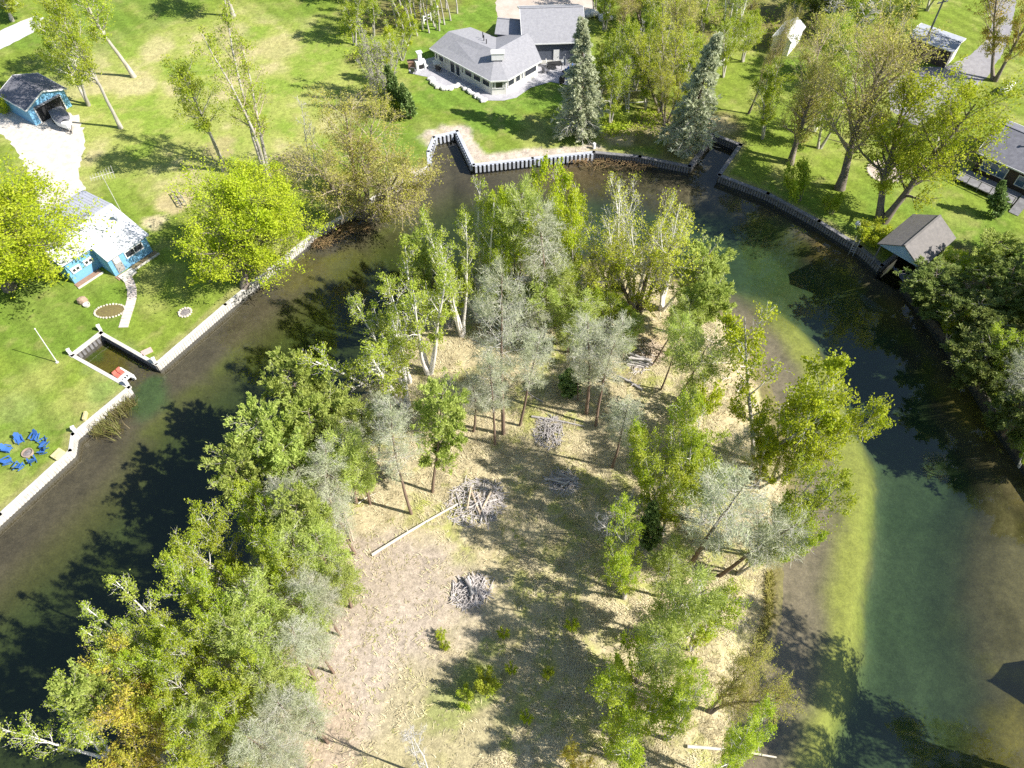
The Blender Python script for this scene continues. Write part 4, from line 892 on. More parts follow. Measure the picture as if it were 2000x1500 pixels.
T('shruby','shrub',752,178,(760,222),55,'yellow-green shrub left of the cedars above the willow',TG,'shrub')
for i,(bx,by) in enumerate([(790,72),(803,62),(815,70),(826,58),(838,64),(848,52),(858,60),(868,48),(880,40),(893,26),(812,40),(832,36),(852,30),(776,58),(795,30),(872,18),(770,30),(783,12),(822,18),(843,10),(860,44),(806,50)]):
    T('pole','woodland_tree',bx-18-(900-bx)*0.12,by-150,(bx,by),32,'thin grey bare-stemmed tree in the wood left of the lake house','thin trees in the wood left of the lake house')
T('leafy','young_tree',640,-110,(668,-5),95,'green tree at the top edge throwing shade over the upper lawn',TG)
T('leafy','young_tree',850,-5,(852,58),30,'small bright sapling at the front edge of the wood left of the lake house',TG)
# lake house surroundings
T('spruce','spruce_tree',1163,45,(1128,268),106,'grey-green conical spruce right beside the lake house patio',GN)
T('spruce','spruce_tree',1392,55,(1336,296),112,'tall dark grey-green spruce left of the small timber boat slip',GN)
T('leafy','young_tree',1212,40,(1196,205),80,'mid green tree just right of the spruce by the lake house',GN)
T('leafy','young_tree',1208,120,(1192,245),75,'low fresh green tree at the foot of the spruce by the lake house',GN)
T('yellow','maple_tree',1292,15,(1288,218),125,'yellow-green maple between the two grey-green spruces',GN)
T('budding','maple_tree',1335,-30,(1325,165),120,'tan budding maple behind the yellow maple between the spruces',GN)
T('leafy','young_tree',1245,10,(1240,175),75,'pale green tree left of the yellow maple between the spruces',GN)
T('yellow','young_tree',1310,110,(1300,245),80,'short yellow-green tree in front of the yellow maple',GN)
T('dead','dead_tree',1228,90,(1226,218),34,'grey dead snag with curved bare branches right of the patio spruce',GN)
T('dead','dead_tree',1257,38,(1245,100),16,'white broken birch snag in the wood right of the lake house',GN)
T('leafy','young_tree',1185,-60,(1180,60),80,'leafy tree at the top edge right of the lake house garage',GN)
T('leafy','young_tree',1160,-80,(1162,20),70,'leafy tree at the top edge beside the sandy driveway',GN)
T('birch','birch_tree',1440,-60,(1413,115),85,'white-trunked birch standing right of the far spruce on open grass',GN)
T('budding','maple_tree',1250,-90,(1250,50),110,'budding tree at the top edge above the pale green tree',GN)
T('leafy','young_tree',1385,-70,(1372,60),90,'green tree at the top edge behind the far spruce',GN)
T('budding','maple_tree',1478,-60,(1452,62),110,'olive budding tree at the top edge left of the white shed',GN)
T('brown','slender_tree',1545,45,(1462,222),55,'thin dark leaning trunk with a sparse crown left of the white shed',GN)
T('leafy','young_tree',1468,10,(1450,120),80,'light green tree hiding the left side of the white shed',GN)
T('leafy','young_tree',1575,-75,(1555,35),90,'green tree at the top edge right behind the white shed',GN)
T('dpine','pine_tree',1625,-60,(1600,40),80,'dark green tree at the top edge beside the soil track',GN)
T('dead','dead_birch',1662,-15,(1628,92),90,'white dead birch with many bare branches at the top edge',GN)
T('leafy','young_tree',1705,-40,(1672,75),110,'green tree left of the brown garage near the dead birch',GN)
T('leafy','young_tree',1770,-10,(1735,105),90,'green tree crowding the left corner of the brown garage',GN)
T('leafy','young_tree',1840,-90,(1810,20),90,'green tree at the top edge behind the brown garage',GN)
# east bank
for tx,ty,bx,by,w,k,l in [(1520,130,1490,270,90,'leafy','green tree left of the forked budding maple'),(1640,20,1610,150,110,'leafy','green tree above the forked budding maple'),(1690,60,1650,180,100,'leafy','green tree left of the gravelly drive end'),
    (1880,180,1830,275,100,'leafy','green tree behind the two-trunked maple, nearer the dark house')]:
    T(k,'maple_tree' if k=='budding' else 'young_tree',tx,ty,(bx,by),w,l,GE)
for tx,ty,bx,by,w,k,l in [(1175,90,1172,190,60,'leafy','green tree directly behind the patio spruce'),(1265,90,1262,215,80,'leafy','yellowish green tree beside the swing frame'),(1350,60,1340,200,90,'leafy','light green tree touching the far spruce from the left'),(1220,-40,1215,70,90,'budding','tan budding tree at the top edge above the swing frame'),
    (1300,-60,1295,60,110,'leafy','green tree at the top edge above the yellow maple'),(1420,40,1412,150,70,'leafy','light green tree right behind the far spruce'),(1345,-100,1340,20,110,'leafy','tree crown at the very top edge between the two spruces'),(1660,-90,1650,20,120,'leafy','green crown at the very top edge behind the dead birch'),(1760,-90,1740,20,110,'leafy','green crown at the very top edge left of the brown garage')]:
    T(k,'maple_tree' if k=='budding' else 'young_tree',tx,ty,(bx,by),w,l,GN)
T('budding','maple_tree',1606,75,(1545,318),215,'olive budding maple with a forked dark trunk above the timber seawall',GE)
T('brown','maple_tree',1735,75,(1640,368),235,'tan-brown budding maple with a bare grey trunk on the east lawn',GE)
T('oak','maple_tree',1822,172,(1722,432),272,'broad yellow-green maple on two trunks by the dark house',GE)
T('leafy','young_tree',1665,130,(1600,290),110,'green tree filling the gap between the two budding maples',GE)
T('birch','birch_tree',1640,100,(1590,255),80,'slim white-stemmed birch behind the budding maples',GE)
T('rust','maple_tree',2015,-70,(1942,157),150,'rust-coloured budding maple in the top right corner by the asphalt drive',GE)
T('shrub','shrub',1553,305,(1560,392),62,'tall green shrub on the bank beside the forked budding maple',GE,'shrub')
T('shrub','shrub',1630,378,(1624,418),45,'small round green shrub on the bank below the bare grey trunk',GE,'shrub')
T('shruby','shrub',1712,430,(1702,472),72,'leafy light green shrub at the left corner of the boathouse',GE,'shrub')
T('cedar','cedar_tree',1960,355,(1945,425),55,'small dark cedar in front of the dark house deck',GE)
T('dpine','pine_tree',1842,548,(1815,618),125,'dark grey-green pine leaning over the water just below the boathouse',GE)
T('lime','young_tree',1905,480,(1888,562),90,'bright yellow-green young tree right of the boathouse',GE)
T('pine','pine_tree',1955,470,(1925,575),100,'pale olive pine at the right frame edge level with the boathouse',GE)
T('dpine','pine_tree',1915,585,(1885,672),125,'dark pine on the east bank behind the bright green bush',GE)
T('lime','shrub',1868,585,(1850,662),62,'bright green bush glowing among the dark pines of the east bank',GE,'shrub')
T('dpine','pine_tree',1985,540,(1945,660),130,'dark pine at the right frame edge, upper of the east bank row',GE)
T('dpine','pine_tree',1945,668,(1910,758),140,'dark pine leaning low over the water in mid east bank',GE)
T('leafy','young_tree',2005,640,(1962,770),110,'half-shaded green tree at the right frame edge in mid east bank',GE)
T('dpine','pine_tree',1998,760,(1960,850),130,'lowest dark pine of the east bank row at the right frame edge',GE)
T('haze','grey_tree',2015,690,(1975,850),80,'pale grey-twigged tree at the right frame edge, low on the east bank',GE)
T('leafy','young_tree',2030,830,(1990,912),60,'scrubby green tree at the right frame edge where the bank meets gold weed',GE)
for i,(tx,ty,bx,by) in enumerate([(2130,380,2070,560),(2150,520,2075,690),(2170,620,2085,800),(2180,740,2100,900),(2260,600,2160,760),(2250,450,2150,620)]):
    T('dpine' if i % 2 else 'leafy','bank_tree',tx,ty,(bx,by),190,'tall tree standing just outside the right edge of the frame on the east bank','trees right of the frame')
for i,(tx,ty,bx,by) in enumerate([(2420,1200,2160,1560),(2500,1300,2220,1640)]):
    T('leafy','bank_tree',tx,ty,(bx,by),320,'tree outside the lower right of the frame shading the deep water','trees right of the frame')
# island: birches along the west side
T('birch','birch_tree',795,492,(838,728),165,'white multi-stemmed birch fanning up from the straw, tallest of the west shore birches',GI)
T('birch','birch_tree',850,420,(903,655),120,'white birch clump on the northwest shore right of the tallest fan',GI)
T('birch','birch_tree',690,600,(793,790),190,'white birch clump leaning far left over the channel, lowest of the birches',GI)
T('birch','birch_tree',905,378,(940,628),120,'white birch clump farthest up the northwest shore',GI)
T('birch','birch_tree',735,560,(800,745),130,'leafy birch between the leaning clump and the tallest fan',GI)
T('lime','young_tree',865,520,(880,640),90,'lime green young tree filled in between the northwest birches',GI)
T('pine','small_pine',812,462,(845,600),45,'small pine top poking out of the northwest birches at the water',GI)
T('lime','aspen_tree',985,328,(1000,592),105,'lime green tree at the north tip, leftmost of the bright trio',GI)
T('lime','aspen_tree',1062,315,(1056,585),125,'lime green tree at the north tip, tallest in the middle of the bright trio',GI)
T('lime','aspen_tree',1122,340,(1112,590),115,'lime green tree at the north tip, right one of the bright trio',GI)
T('leafy','aspen_tree',985,440,(985,625),90,'darker green tree below the left of the bright north tip trio',GI)
T('birch','birch_tree',958,425,(965,612),70,'slim double-stemmed birch at the left foot of the north tip trio',GI)
T('birchbare','birch_tree',1190,352,(1196,590),115,'bare-topped white birch immediately right of the bright north tip trio',GI)
T('birchbare','birch_tree',1262,368,(1238,600),120,'white birch with spreading bare limbs above the yellow budding tree',GI)
T('birchbare','birch_tree',1345,405,(1292,605),105,'white birch with bare right-hand limbs over the northeast channel',GI)
T('yellow','budding_tree',1268,425,(1245,612),235,'wide yellow budding tree on dark forked trunks near the north end',GI)
T('yellow','budding_tree',1165,480,(1170,622),100,'smaller yellow-green budding tree left of the wide yellow one',GI)
T('whisp','pine_tree',1022,385,(1015,640),95,'thin tall pine with a bare brown trunk in front of the bright north tip trio',GI)
T('haze','grey_pine',1078,405,(1068,640),115,'hazy grey-green pine in front of the bright north tip trio',GI)
T('pine','pine_tree',1378,510,(1322,655),115,'green pine on the northeast shore leaning over the shallow shelf',GI)
T('pine','pine_tree',1400,560,(1300,692),95,'green pine with a dark slanting trunk on the northeast shore',GI)
# understorey near the middle
US = 'small trees in the middle of the island'
for tx,ty,bx,by,w,k,l in [(1080,560,1060,670,80,'larch','soft green small pine on a dark stem left of centre under the grey pine'),
    (1145,575,1120,682,85,'larch','soft green small pine below the yellow-green budding tree'),
    (1042,590,1038,675,70,'haze','short grey pine beside the tallest grey pine, behind it'),
    (1185,560,1186,652,72,'leafy','small leafy green tree under the yellow budding tree'),
    (1112,625,1108,695,62,'larch','lowest soft green small pine in the middle grove'),
    (1222,590,1210,648,60,'leafy','small olive green tree at the left foot of the forked yellow tree'),
    (1015,570,1010,655,70,'pine','green small pine close behind the grey pines'),
    (1090,510,1085,640,85,'larch','taller soft green pine right of the hazy pine below the bright trio'),
    (1150,530,1145,650,80,'leafy','leafy tree squeezed between hazy pine and yellow budding tree'),
    (1225,640,1215,705,55,'larch','soft green small pine behind the twin grey pines'),
    (948,560,960,650,60,'larch','small hazy pine by the northwest birch trunks')]:
    T(k,'small_pine' if k!='leafy' else 'young_tree',tx,ty,(bx,by),w,l,US)
# grey pines
for tx,ty,bx,by,w,l in [(986,535,983,852,125,'tallest pale grey pine in the centre with a straight brown trunk'),
    (1040,640,1015,836,85,'grey pine just right of the tallest central one, trunk leaning right'),
    (938,725,925,846,75,'low grey pine left of the tallest central one'),
    (952,700,967,872,78,'grey pine directly in front of the tallest central one'),
    (1162,612,1145,812,105,'left of the twin grey pines standing right of centre'),
    (1197,642,1163,836,92,'right of the twin grey pines standing right of centre'),
    (1134,690,1128,787,46,'small grey pine at the left foot of the twin grey pines'),
    (1224,772,1195,916,82,'round-headed grey pine alone on a thin dark trunk below the log pile')]:
    T('haze','grey_pine',tx,ty,(bx,by),w,l,GI)
for tx,ty,bx,by,w,l in [(1350,635,1290,764,82,'wispy pine on a thin bare trunk right of the stacked logs'),
    (1392,660,1310,808,115,'wispy wide-topped pine on a long bare trunk near the east beach'),
    (1340,768,1316,836,55,'small bare-stemmed sapling pine right of the long bare trunk'),
    (1355,600,1272,716,80,'wispy pine directly behind the stacked logs'),
    (1250,620,1226,680,50,'thin wispy pine left of the stacked logs')]:
    T('whisp','thin_pine',tx,ty,(bx,by),w,l,GI)
T('pine','pine_tree',848,782,(845,964),108,'full soft green pine standing at the left edge of the clearing',GI)
T('haze','grey_pine',772,812,(804,1006),98,'grey-green pine with a curved trunk left of the long fallen log',GI)
T('haze','grey_pine',742,775,(740,898),62,'thin grey pine right behind the dense western pines',GI)
T('haze','grey_pine',892,742,(890,828),78,'low grey-green pine between the birches and the central grey pines',GI)
T('dead','dead_tree',735,690,(748,838),52,'bare grey dead tree at the gap where dark water shows between birches and pines',GI)
# dense western pines
WP = 'dense pines on the western shore of the island'
for i,(tx,ty,h,w,k,l) in enumerate([(562,722,11,112,'pine','topmost light green pine of the dense western shore group'),
    (640,768,11,105,'pine','light green pine right of the topmost one in the western group'),
    (515,795,12,125,'pine','light green pine on the water side in the upper western group'),
    (598,800,11,115,'pine','light green pine in the middle of the upper western group'),
    (690,790,9,85,'larch','soft grey-green pine at the right side of the western group'),
    (560,862,11,110,'pine','green pine in the centre of the western group'),
    (468,880,11,110,'pine','dark-sided pine bulging over the water in the western group'),
    (650,850,11,105,'larch','grey-green pine right of the centre of the western group'),
    (622,905,11,105,'haze','pale grey pine in the lower centre of the western group'),
    (540,950,11,115,'haze','pale grey pine near the water in the lower western group'),
    (690,880,9,85,'larch','grey-green pine on the clearing side of the western group'),
    (455,960,10,95,'leafy','dark green leafy tree on the water below the bulging pine'),
    (610,985,10,100,'larch','soft green pine at the bottom right of the western group'),(575,985,11,105,'pine','light green pine linking the western group to the lower left grove'),(500,1010,11,100,'leafy','yellow-green tree at the water where western pines and grove meet'),(655,985,9,85,'haze','thin grey pine on the clearing side at the bottom of the western group'),(700,835,9,75,'haze','thin hazy pine behind the full soft green pine of the clearing')]):
    T(k,'pine_tree' if k!='leafy' else 'young_tree',tx,ty,float(h),w,l,WP)
# lower-left grove
LG = 'grove on the lower left of the island'
for i,(tx,ty,h,w,k,l) in enumerate([(372,1012,12,135,'leafy','yellow-green tree leading the lower left grove over the water'),
    (462,1075,12,112,'leafy','yellow-green tree just inside the leading tree of the lower left grove'),
    (545,1030,11,105,'larch','soft green pine where the lower left grove meets the western pines'),
    (612,1060,10,98,'larch','soft green pine at the clearing edge in the upper lower-left grove'),
    (322,1105,12,120,'leafy','green tree second along the water in the lower left grove'),
    (415,1150,12,115,'leafy','yellow-green tree in the heart of the lower left grove'),
    (228,1180,12,145,'birch','birch with white bare limbs leaning over the water, lower left'),
    (192,1250,11,120,'birch','second white-limbed birch over the water, just below the first'),
    (300,1215,12,115,'leafy','yellow-green tree behind the two leaning birches'),
    (500,1150,11,110,'larch','soft grey-green pine in the middle of the lower left grove'),
    (585,1140,10,100,'haze','hazy grey tree at the clearing edge of the lower left grove'),
    (650,1110,8,80,'larch','small soft green pine farthest right in the lower left grove'),
    (385,1255,12,110,'leafy','yellow-green tree below the heart of the lower left grove'),
    (470,1245,11,108,'larch','grey-green pine below the middle of the lower left grove'),
    (555,1245,10,100,'haze','pale hazy tree on the clearing edge with a short shadow line'),
    (138,1325,11,95,'pine','dark green pine at the far left tip of the island, by open water'),
    (218,1318,10,185,'rust','orange-tinged budding maple at the lower left'),
    (318,1345,11,115,'leafy','green tree right of the orange maple'),
    (420,1355,11,115,'leafy','light green tree two right of the orange maple'),
    (505,1365,10,108,'haze','hazy grey tree near the lower clearing edge'),
    (235,1440,9,170,'rust','yellow-orange maple at the bottom frame edge, lower left'),
    (330,1455,11,125,'leafy','green tree at the bottom frame edge right of the yellow-orange maple'),
    (425,1465,10,115,'leafy','green tree at the bottom frame edge, second from the yellow-orange maple'),
    (40,1400,11,150,'birch','white-limbed birch cut off by the bottom left corner'),
    (575,1330,8,85,'larch','small soft green tree at the clearing edge above the bottom trunks'),
    (540,1450,9,95,'haze','hazy tree at the bottom frame edge beside the clearing'),
    (345,1185,11,100,'birch','slim birch in the second rank behind the leaning birches'),(440,1200,11,95,'larch','feathery pine between the heart of the grove and the clearing'),(530,1095,10,90,'leafy','small yellow-green tree beside the upper feathery pines'),
    (575,1190,9,85,'larch','feathery pine low on the clearing edge, above the pale hazy tree'),(520,1300,10,95,'larch','feathery grey-green pine left of the small clearing-edge tree'),(445,1310,11,100,'leafy','yellow-green tree right of the pair beside the orange maple'),
    (610,1250,8,80,'haze','thin hazy tree farthest out on the clearing, lower grove'),(625,1170,8,80,'haze','thin hazy tree farthest out on the clearing, upper grove'),(480,1430,10,105,'haze','hazy grey tree in the bottom rank of the grove'),(270,1280,11,105,'leafy','yellow-green tree directly above the orange maple'),
    (385,1405,10,105,'larch','feathery pine above the bottom rank of the grove'),(595,1400,8,85,'haze','thin hazy tree by the bottom trunks of the clearing edge')]):
    nm = {'birch':'birch_tree','rust':'maple_tree','pine':'pine_tree','larch':'pine_tree','haze':'grey_tree'}.get(k,'young_tree')
    T(k,nm,tx,ty,float(h),w,l,LG)
# east side of the island
T('lime','aspen_tree',1592,662,(1472,905),210,'large lime green tree leaning out over the eastern shelf',GI)
T('lime','aspen_tree',1668,752,(1512,935),150,'lime green tree reaching farthest right over the eastern channel',GI)
T('lime','aspen_tree',1538,838,(1480,952),115,'lime green tree under the large leaning one on the east shore',GI)
T('leafy','aspen_tree',1288,792,(1270,988),125,'green tree at the left of the east side thicket, nearest the round grey pine',GI)
T('leafy','aspen_tree',1372,828,(1342,1012),125,'yellow-green tree at the upper right of the east side thicket',GI)
T('leafy','aspen_tree',1312,890,(1290,1045),135,'green tree in the centre of the east side thicket',GI)
T('leafy','aspen_tree',1402,900,(1372,1022),92,'smaller green tree at the right of the east side thicket',GI)
T('haze','grey_tree',1432,862,(1392,962),88,'grey twiggy tree behind the right of the east side thicket',GI)
T('cedar','cedar_tree',1278,985,(1268,1072),72,'dark blue-green cedar below the east side thicket',GI)
T('leafy','round_tree',1226,1030,(1220,1170),112,'round yellow-green tree alone below the east side thicket',GI)
T('haze','grey_pine',1462,950,(1338,1118),160,'big pale grey tree on a dark slanting trunk leaning to the east shore',GI)
T('haze','grey_pine',1535,1000,(1405,1125),125,'pale grey tree overhanging the east shelf beside the slanting one',GI)
T('leafy','shore_tree',1622,915,(1478,1085),140,'yellow-green tree overhanging the brown shelf below the lime trees',GI)
T('leafy','shore_tree',1580,1000,(1440,1120),110,'green tree with bare white limbs at the water below the overhanging ones',GI)
T('larch','small_pine',1308,1085,(1290,1168),92,'small soft green pine right of the round yellow-green tree',GI)
T('larch','pine_tree',1372,1128,(1245,1242),120,'soft green pine on a thin leaning trunk at the right of the clearing',GI)
T('leafy','young_tree',1410,1165,11.0,130,'green tree on the lower east side beside the straw shore',GI)
T('shrub','shrub',1232,1245,(1238,1335),85,'dark green bushy sapling at the right edge of the clearing shadows',GI,'shrub')
T('larch','young_tree',1300,1225,(1272,1345),105,'soft green tree above the bottom right group',GI)
T('leafy','young_tree',1282,1325,10.0,165,'broad yellow-green tree at the bottom, right of the clearing',GI)
T('leafy','young_tree',1358,1312,(1302,1445),95,'narrow green tree between the broad one and the east shore',GI)
T('budding','shore_tree',1508,1282,(1388,1388),150,'sparse olive tree with grey limbs leaning over the lower east shelf',GI)
T('leafy','young_tree',1225,1420,9.0,140,'yellow-green tree cut off by the bottom frame edge',GI)
T('rust','maple_tree',1135,1485,5.0,80,'orange-tinged sapling top at the bottom frame edge',GI)
T('leafy','shore_tree',1478,1400,(1405,1530),115,'green tree at the bottom right tip of the island by the fallen log',GI)
T('dead','dead_tree',1195,965,(1198,1045),88,'small bare whitish tree left of the round yellow-green tree',GI)
T('dead','dead_tree',800,1440,(835,1520),70,'bare dead top at the bottom frame edge of the clearing',GI)
T('cedar','juniper',1116,722,(1112,775),66,'dark green juniper bush beside the twin grey pines',GI,'shrub')
T('shruby','shrub',1392,735,(1368,808),72,'bright green bush on the straw near the east beach',GI,'shrub')
T('shrub','shrub',948,1322,(950,1350),66,'bright green bush at the edge of the shadows in the clearing',GI,'shrub')
T('shrub','shrub',908,1356,(912,1376),44,'low green bush left of the brighter one in the clearing',GI,'shrub')
for i,(bx,by,w,l) in enumerate([(985,1245,26,'tiny green sprout below the small log pile'),(1118,1228,30,'tiny green sprout in the tree shadows right of the clearing'),(1000,1315,26,'tiny green sprout right of the bright clearing bush'),(862,1250,24,'tiny green sprout in the straw left of the shadows'),(1030,1410,28,'tiny green sprout near the bottom of the shadows'),(868,1270,22,'tiny green sprout pair in open straw left of the bright clearing bush'),(1070,1325,26,'tiny green sprout deep in the right-hand shadows')]):
    T('shruby','sprout',bx,by-14,(bx,by),w,l,'green sprouts in the clearing','sprout')
# ------------------------------------------------------------------ small things on the lawns
blue_plastic = mat('blue_painted_slats', (0.055, 0.16, 0.46), (0.045, 0.13, 0.38), 2, 0.5)
def make_chair():
    parts = {}
    s = MB()
    for i in range(5): s.box((-0.22 + i * 0.13, 0, 0.36 - 0.035 * i), (0.115, 0.56, 0.03), 0, 0, 0.26)
    parts['seat'] = [s.mesh('seat', blue_plastic)]
    slat = []
    for i in range(5):
        y = -0.24 + i * 0.12; hh = 0.92 - 0.10 * abs(i - 2)
        m = MB().box((-0.30 - 0.26 * hh * 0.9 / 2 * 1.0, y, 0.28 + hh / 2 * 0.92), (0.03, 0.105, hh), 0, 0, -0.42).mesh('back_slat', blue_plastic); slat.append(m)
    parts['back_slat'] = slat
    parts['arm'] = [MB().box((0.02, sy * 0.36, 0.58), (0.80, 0.14, 0.035), 0, 0, 0.04).mesh('arm', blue_plastic) for sy in (-1, 1)]
    parts['leg'] = [MB().box((0.33, sy * 0.31, 0.29), (0.09, 0.05, 0.58)).mesh('leg', blue_plastic) for sy in (-1, 1)] + [MB().box((-0.22, sy * 0.31, 0.20), (0.85, 0.05, 0.10), 0, 0, 0.42).mesh('leg', blue_plastic) for sy in (-1, 1)]
    return parts
CH = make_chair()
ring_c = G(55, 886)[:2]
chair_rows = [(70,857,'blue Adirondack chair at the top of the fire ring circle, farthest from the water'),(87,868,'blue Adirondack chair at the upper right of the fire ring circle'),(86,883,'blue Adirondack chair on the right of the fire ring, nearest the seawall'),(66,902,'blue Adirondack chair with pale sunlit arms at the lower right of the fire ring'),(40,913,'blue Adirondack chair at the bottom of the fire ring circle'),(18,903,'blue Adirondack chair at the lower left of the fire ring circle'),(17,880,'blue Adirondack chair at the left frame edge of the fire ring circle'),(41,862,'blue Adirondack chair at the upper left of the fire ring circle')]
for px, py, lb in chair_rows:
    p = G(px, py); c = empty('adirondack_chair', p, math.atan2(ring_c[1] - p[1], ring_c[0] - p[0]) + (px % 5 - 2) * 0.06, lb, 'chair', 'blue chairs around the fire ring')
    for nm, ms in CH.items():
        for m in ms: link(bpy.data.objects.new(nm, m), c)
    c.scale = (0.82, 0.82, 0.85)
stone_p = mat('pale_edging_stone', (0.62, 0.57, 0.48), (0.48, 0.42, 0.34), 4.0, 0.9)
ash = mat('ash_and_char', (0.30, 0.27, 0.26), (0.12, 0.11, 0.11), 5.0, 0.95)
st_mesh = MB().lathe([(0.10, 0), (0.13, 0.06), (0.12, 0.14), (0.07, 0.18)], 7).mesh('stone', stone_p)
def stone_ring(name, label, cat, px, py, rx, ry, rz, n, fill, sc=1.0, dz=0.0):
    p = G(px, py); e = empty(name, (p[0], p[1], LAND), rz, label, cat)
    for i in range(n):
        w = 2 * math.pi * i / n; s = link(bpy.data.objects.new('stone', st_mesh), e)
        s.location = (rx * math.cos(w), ry * math.sin(w), 0); s.rotation_euler = (0, 0, w * 3.1); k = sc * (0.85 + 0.3 * ((i * 7) % 5) / 5); s.scale = (k * 1.2, k, k)
    MB().lathe([(0.94, 0.03), (0.94, 0.05), (0.4, 0.10 + dz), (0.05, 0.12 + dz)], 18, (0, 0, 0), rx, ry).build('filling', fill, e)
    return e
fr_ = empty('fire_ring', GV(55,886), 0.3, 'round metal fire ring in the middle of the blue chairs', 'fire pit')
MB().lathe([(0.50, 0), (0.50, 0.22), (0.44, 0.22), (0.44, 0.06), (0.05, 0.06)], 18).build('ring', mat('rusty_ring', (0.42, 0.33, 0.26), (0.3, 0.22, 0.17), 3, 0.8), fr_)
MB().lathe([(0.43, 0.065), (0.2, 0.12), (0.03, 0.13)], 14).build('ashes', ash, fr_)
stone_ring('fire_pit', 'dark stone fire pit on the lawn under the round maple shade', 'fire pit', 362, 611, 0.62, 0.62, 0, 14, ash)
ov_ = stone_ring('flower_bed', 'oval flower bed edged with pale stones below the cottage', 'flower bed', 215, 608, 1.55, 0.95, 0.12, 30, mat('spring_bed', (0.20, 0.17, 0.06), (0.13, 0.10, 0.05), 5, 0.95), 0.85)
fp = stone_ring('fire_pit', 'round sandy fire pit terrace with stones under the broad east maple', 'fire pit', 1728, 336, 0.75, 0.75, 0, 12, ash)
fpt = MB().lathe([(2.1, 0.0), (2.1, 0.02), (0.05, 0.022)], 26).build('terrace', mat('sand_terrace', (0.50, 0.42, 0.36), (0.40, 0.33, 0.28), 2.5, 0.95), fp)
for i in range(22):
    w = 2 * math.pi * i / 22; s = link(bpy.data.objects.new('stone', st_mesh), fp); s.location = (2.1 * math.cos(w), 2.1 * math.sin(w), 0); s.scale = (1.4, 1.1, 1.2); s.rotation_euler = (0, 0, w)
# paver path
path = tag(empty('garden_path', GV(253,590), 0, None, None), kind='structure'); po = np.array(GV(253,590))
cl = [(245,537),(253,550),(258,566),(258,582),(254,598),(248,616),(241,640)]
cw = [G(x, y)[:2] for x, y in cl]; seg = []
for i in range(len(cw) - 1):
    d = cw[i + 1] - cw[i]; n = max(1, round(np.hypot(*d) / 0.42))
    for k in range(n): seg.append((cw[i] + d * (k + 0.5) / n, math.atan2(d[1], d[0])))
pv = MB().box((0, 0, 0.03), (0.39, 0.95, 0.06)).mesh('paver', mat('pinkish_paver', (0.62, 0.54, 0.50), (0.52, 0.45, 0.42), 2.5, 0.9))
for i, (p, r_) in enumerate(seg):
    q = link(bpy.data.objects.new('paver', pv), path); q.location = (p[0] - po[0], p[1] - po[1], 0); q.rotation_euler = (0, 0, r_ + 0.05 * ((i * 5) % 3 - 1))
# fieldstone seat with trough
e = empty('stone_planter', GV(165,594), 0.4, 'brown boulder with a small stone trough on the lawn left of the oval bed', 'planter')
MB().lathe([(0.42, 0), (0.50, 0.3), (0.42, 0.65), (0.18, 0.78)], 9, (-0.05, 0.25, 0), 1.1, 0.8).build('boulder', mat('brown_boulder', (0.40, 0.29, 0.22), (0.28, 0.2, 0.15), 3, 0.9, 0.5), e)
MB().lathe([(0.30, 0), (0.36, 0.28), (0.28, 0.28), (0.24, 0.12), (0.03, 0.12)], 12, (0.25, -0.35, 0)).build('trough', pale_conc, e)
f = empty('flagpole', GV(112,708), 0, 'thin white flagpole without a flag on the left lawn', 'flagpole')
MB().tube([(0, 0, 0), (0.2, 0.15, 4.9)], [0.055, 0.035], 8).build('pole', white, f); MB().lathe([(0.16, 0), (0.16, 0.08), (0.08, 0.1)], 10).build('base', pale_conc, f)
MB().lathe([(0.02, 0), (0.07, 0.05), (0.02, 0.12)], 8, (0.2, 0.15, 4.88)).build('finial', white, f)
m_ = empty('doormat', GV(287,687), 0, 'pink paving slab beside the cottage boat slip', 'paving slab'); MB().box((0, 0, 0.03), (1.05, 0.72, 0.06), 0.62).build('slab', mat('pink_slab', (0.62, 0.42, 0.38), (0.54, 0.36, 0.33), 3, 0.9), m_)
# pedal boat tied in the slip
pb = empty('pedal_boat', GV(240,737,0.0), math.atan2(*(G(252,757) - G(228,735))[1::-1][:2]) if False else -0.55, 'white and red pedal boat moored in the mouth of the cottage slip', 'pedal boat')
redp = mat('faded_red_plastic', (0.62, 0.16, 0.12), (0.52, 0.13, 0.10), 2, 0.5)
for s in (-1, 1):
    h = MB(); k = [(-1.15, 0.05), (-0.9, 0.16), (0.9, 0.17), (1.2, 0.06)]
    h.prism([(x, s * 0.55 - w) for x, w in k] + [(x, s * 0.55 + w) for x, w in reversed(k)], -0.12, 0.22); h.build('pontoon', white, pb)
MB().box((0.1, 0, 0.27), (1.5, 0.95, 0.08)).build('deck', white, pb)
for s in (-1, 1): MB().box((-0.25, s * 0.25, 0.40), (0.5, 0.42, 0.18)).build('seat', redp, pb); MB().box((-0.55, s * 0.25, 0.62), (0.08, 0.42, 0.45), 0, 0, -0.2).build('seat_back', redp, pb)
for s in (-1, 0, 1): MB().box((0.55, s * 0.26, 0.34), (0.22, 0.12, 0.07)).build('foot_well', black, pb)
MB().tube([(-0.95, -0.6, 0.25), (-0.95, -1.0, LAND - 0.05)], 0.04, 5).build('mooring_bar', white, pb)
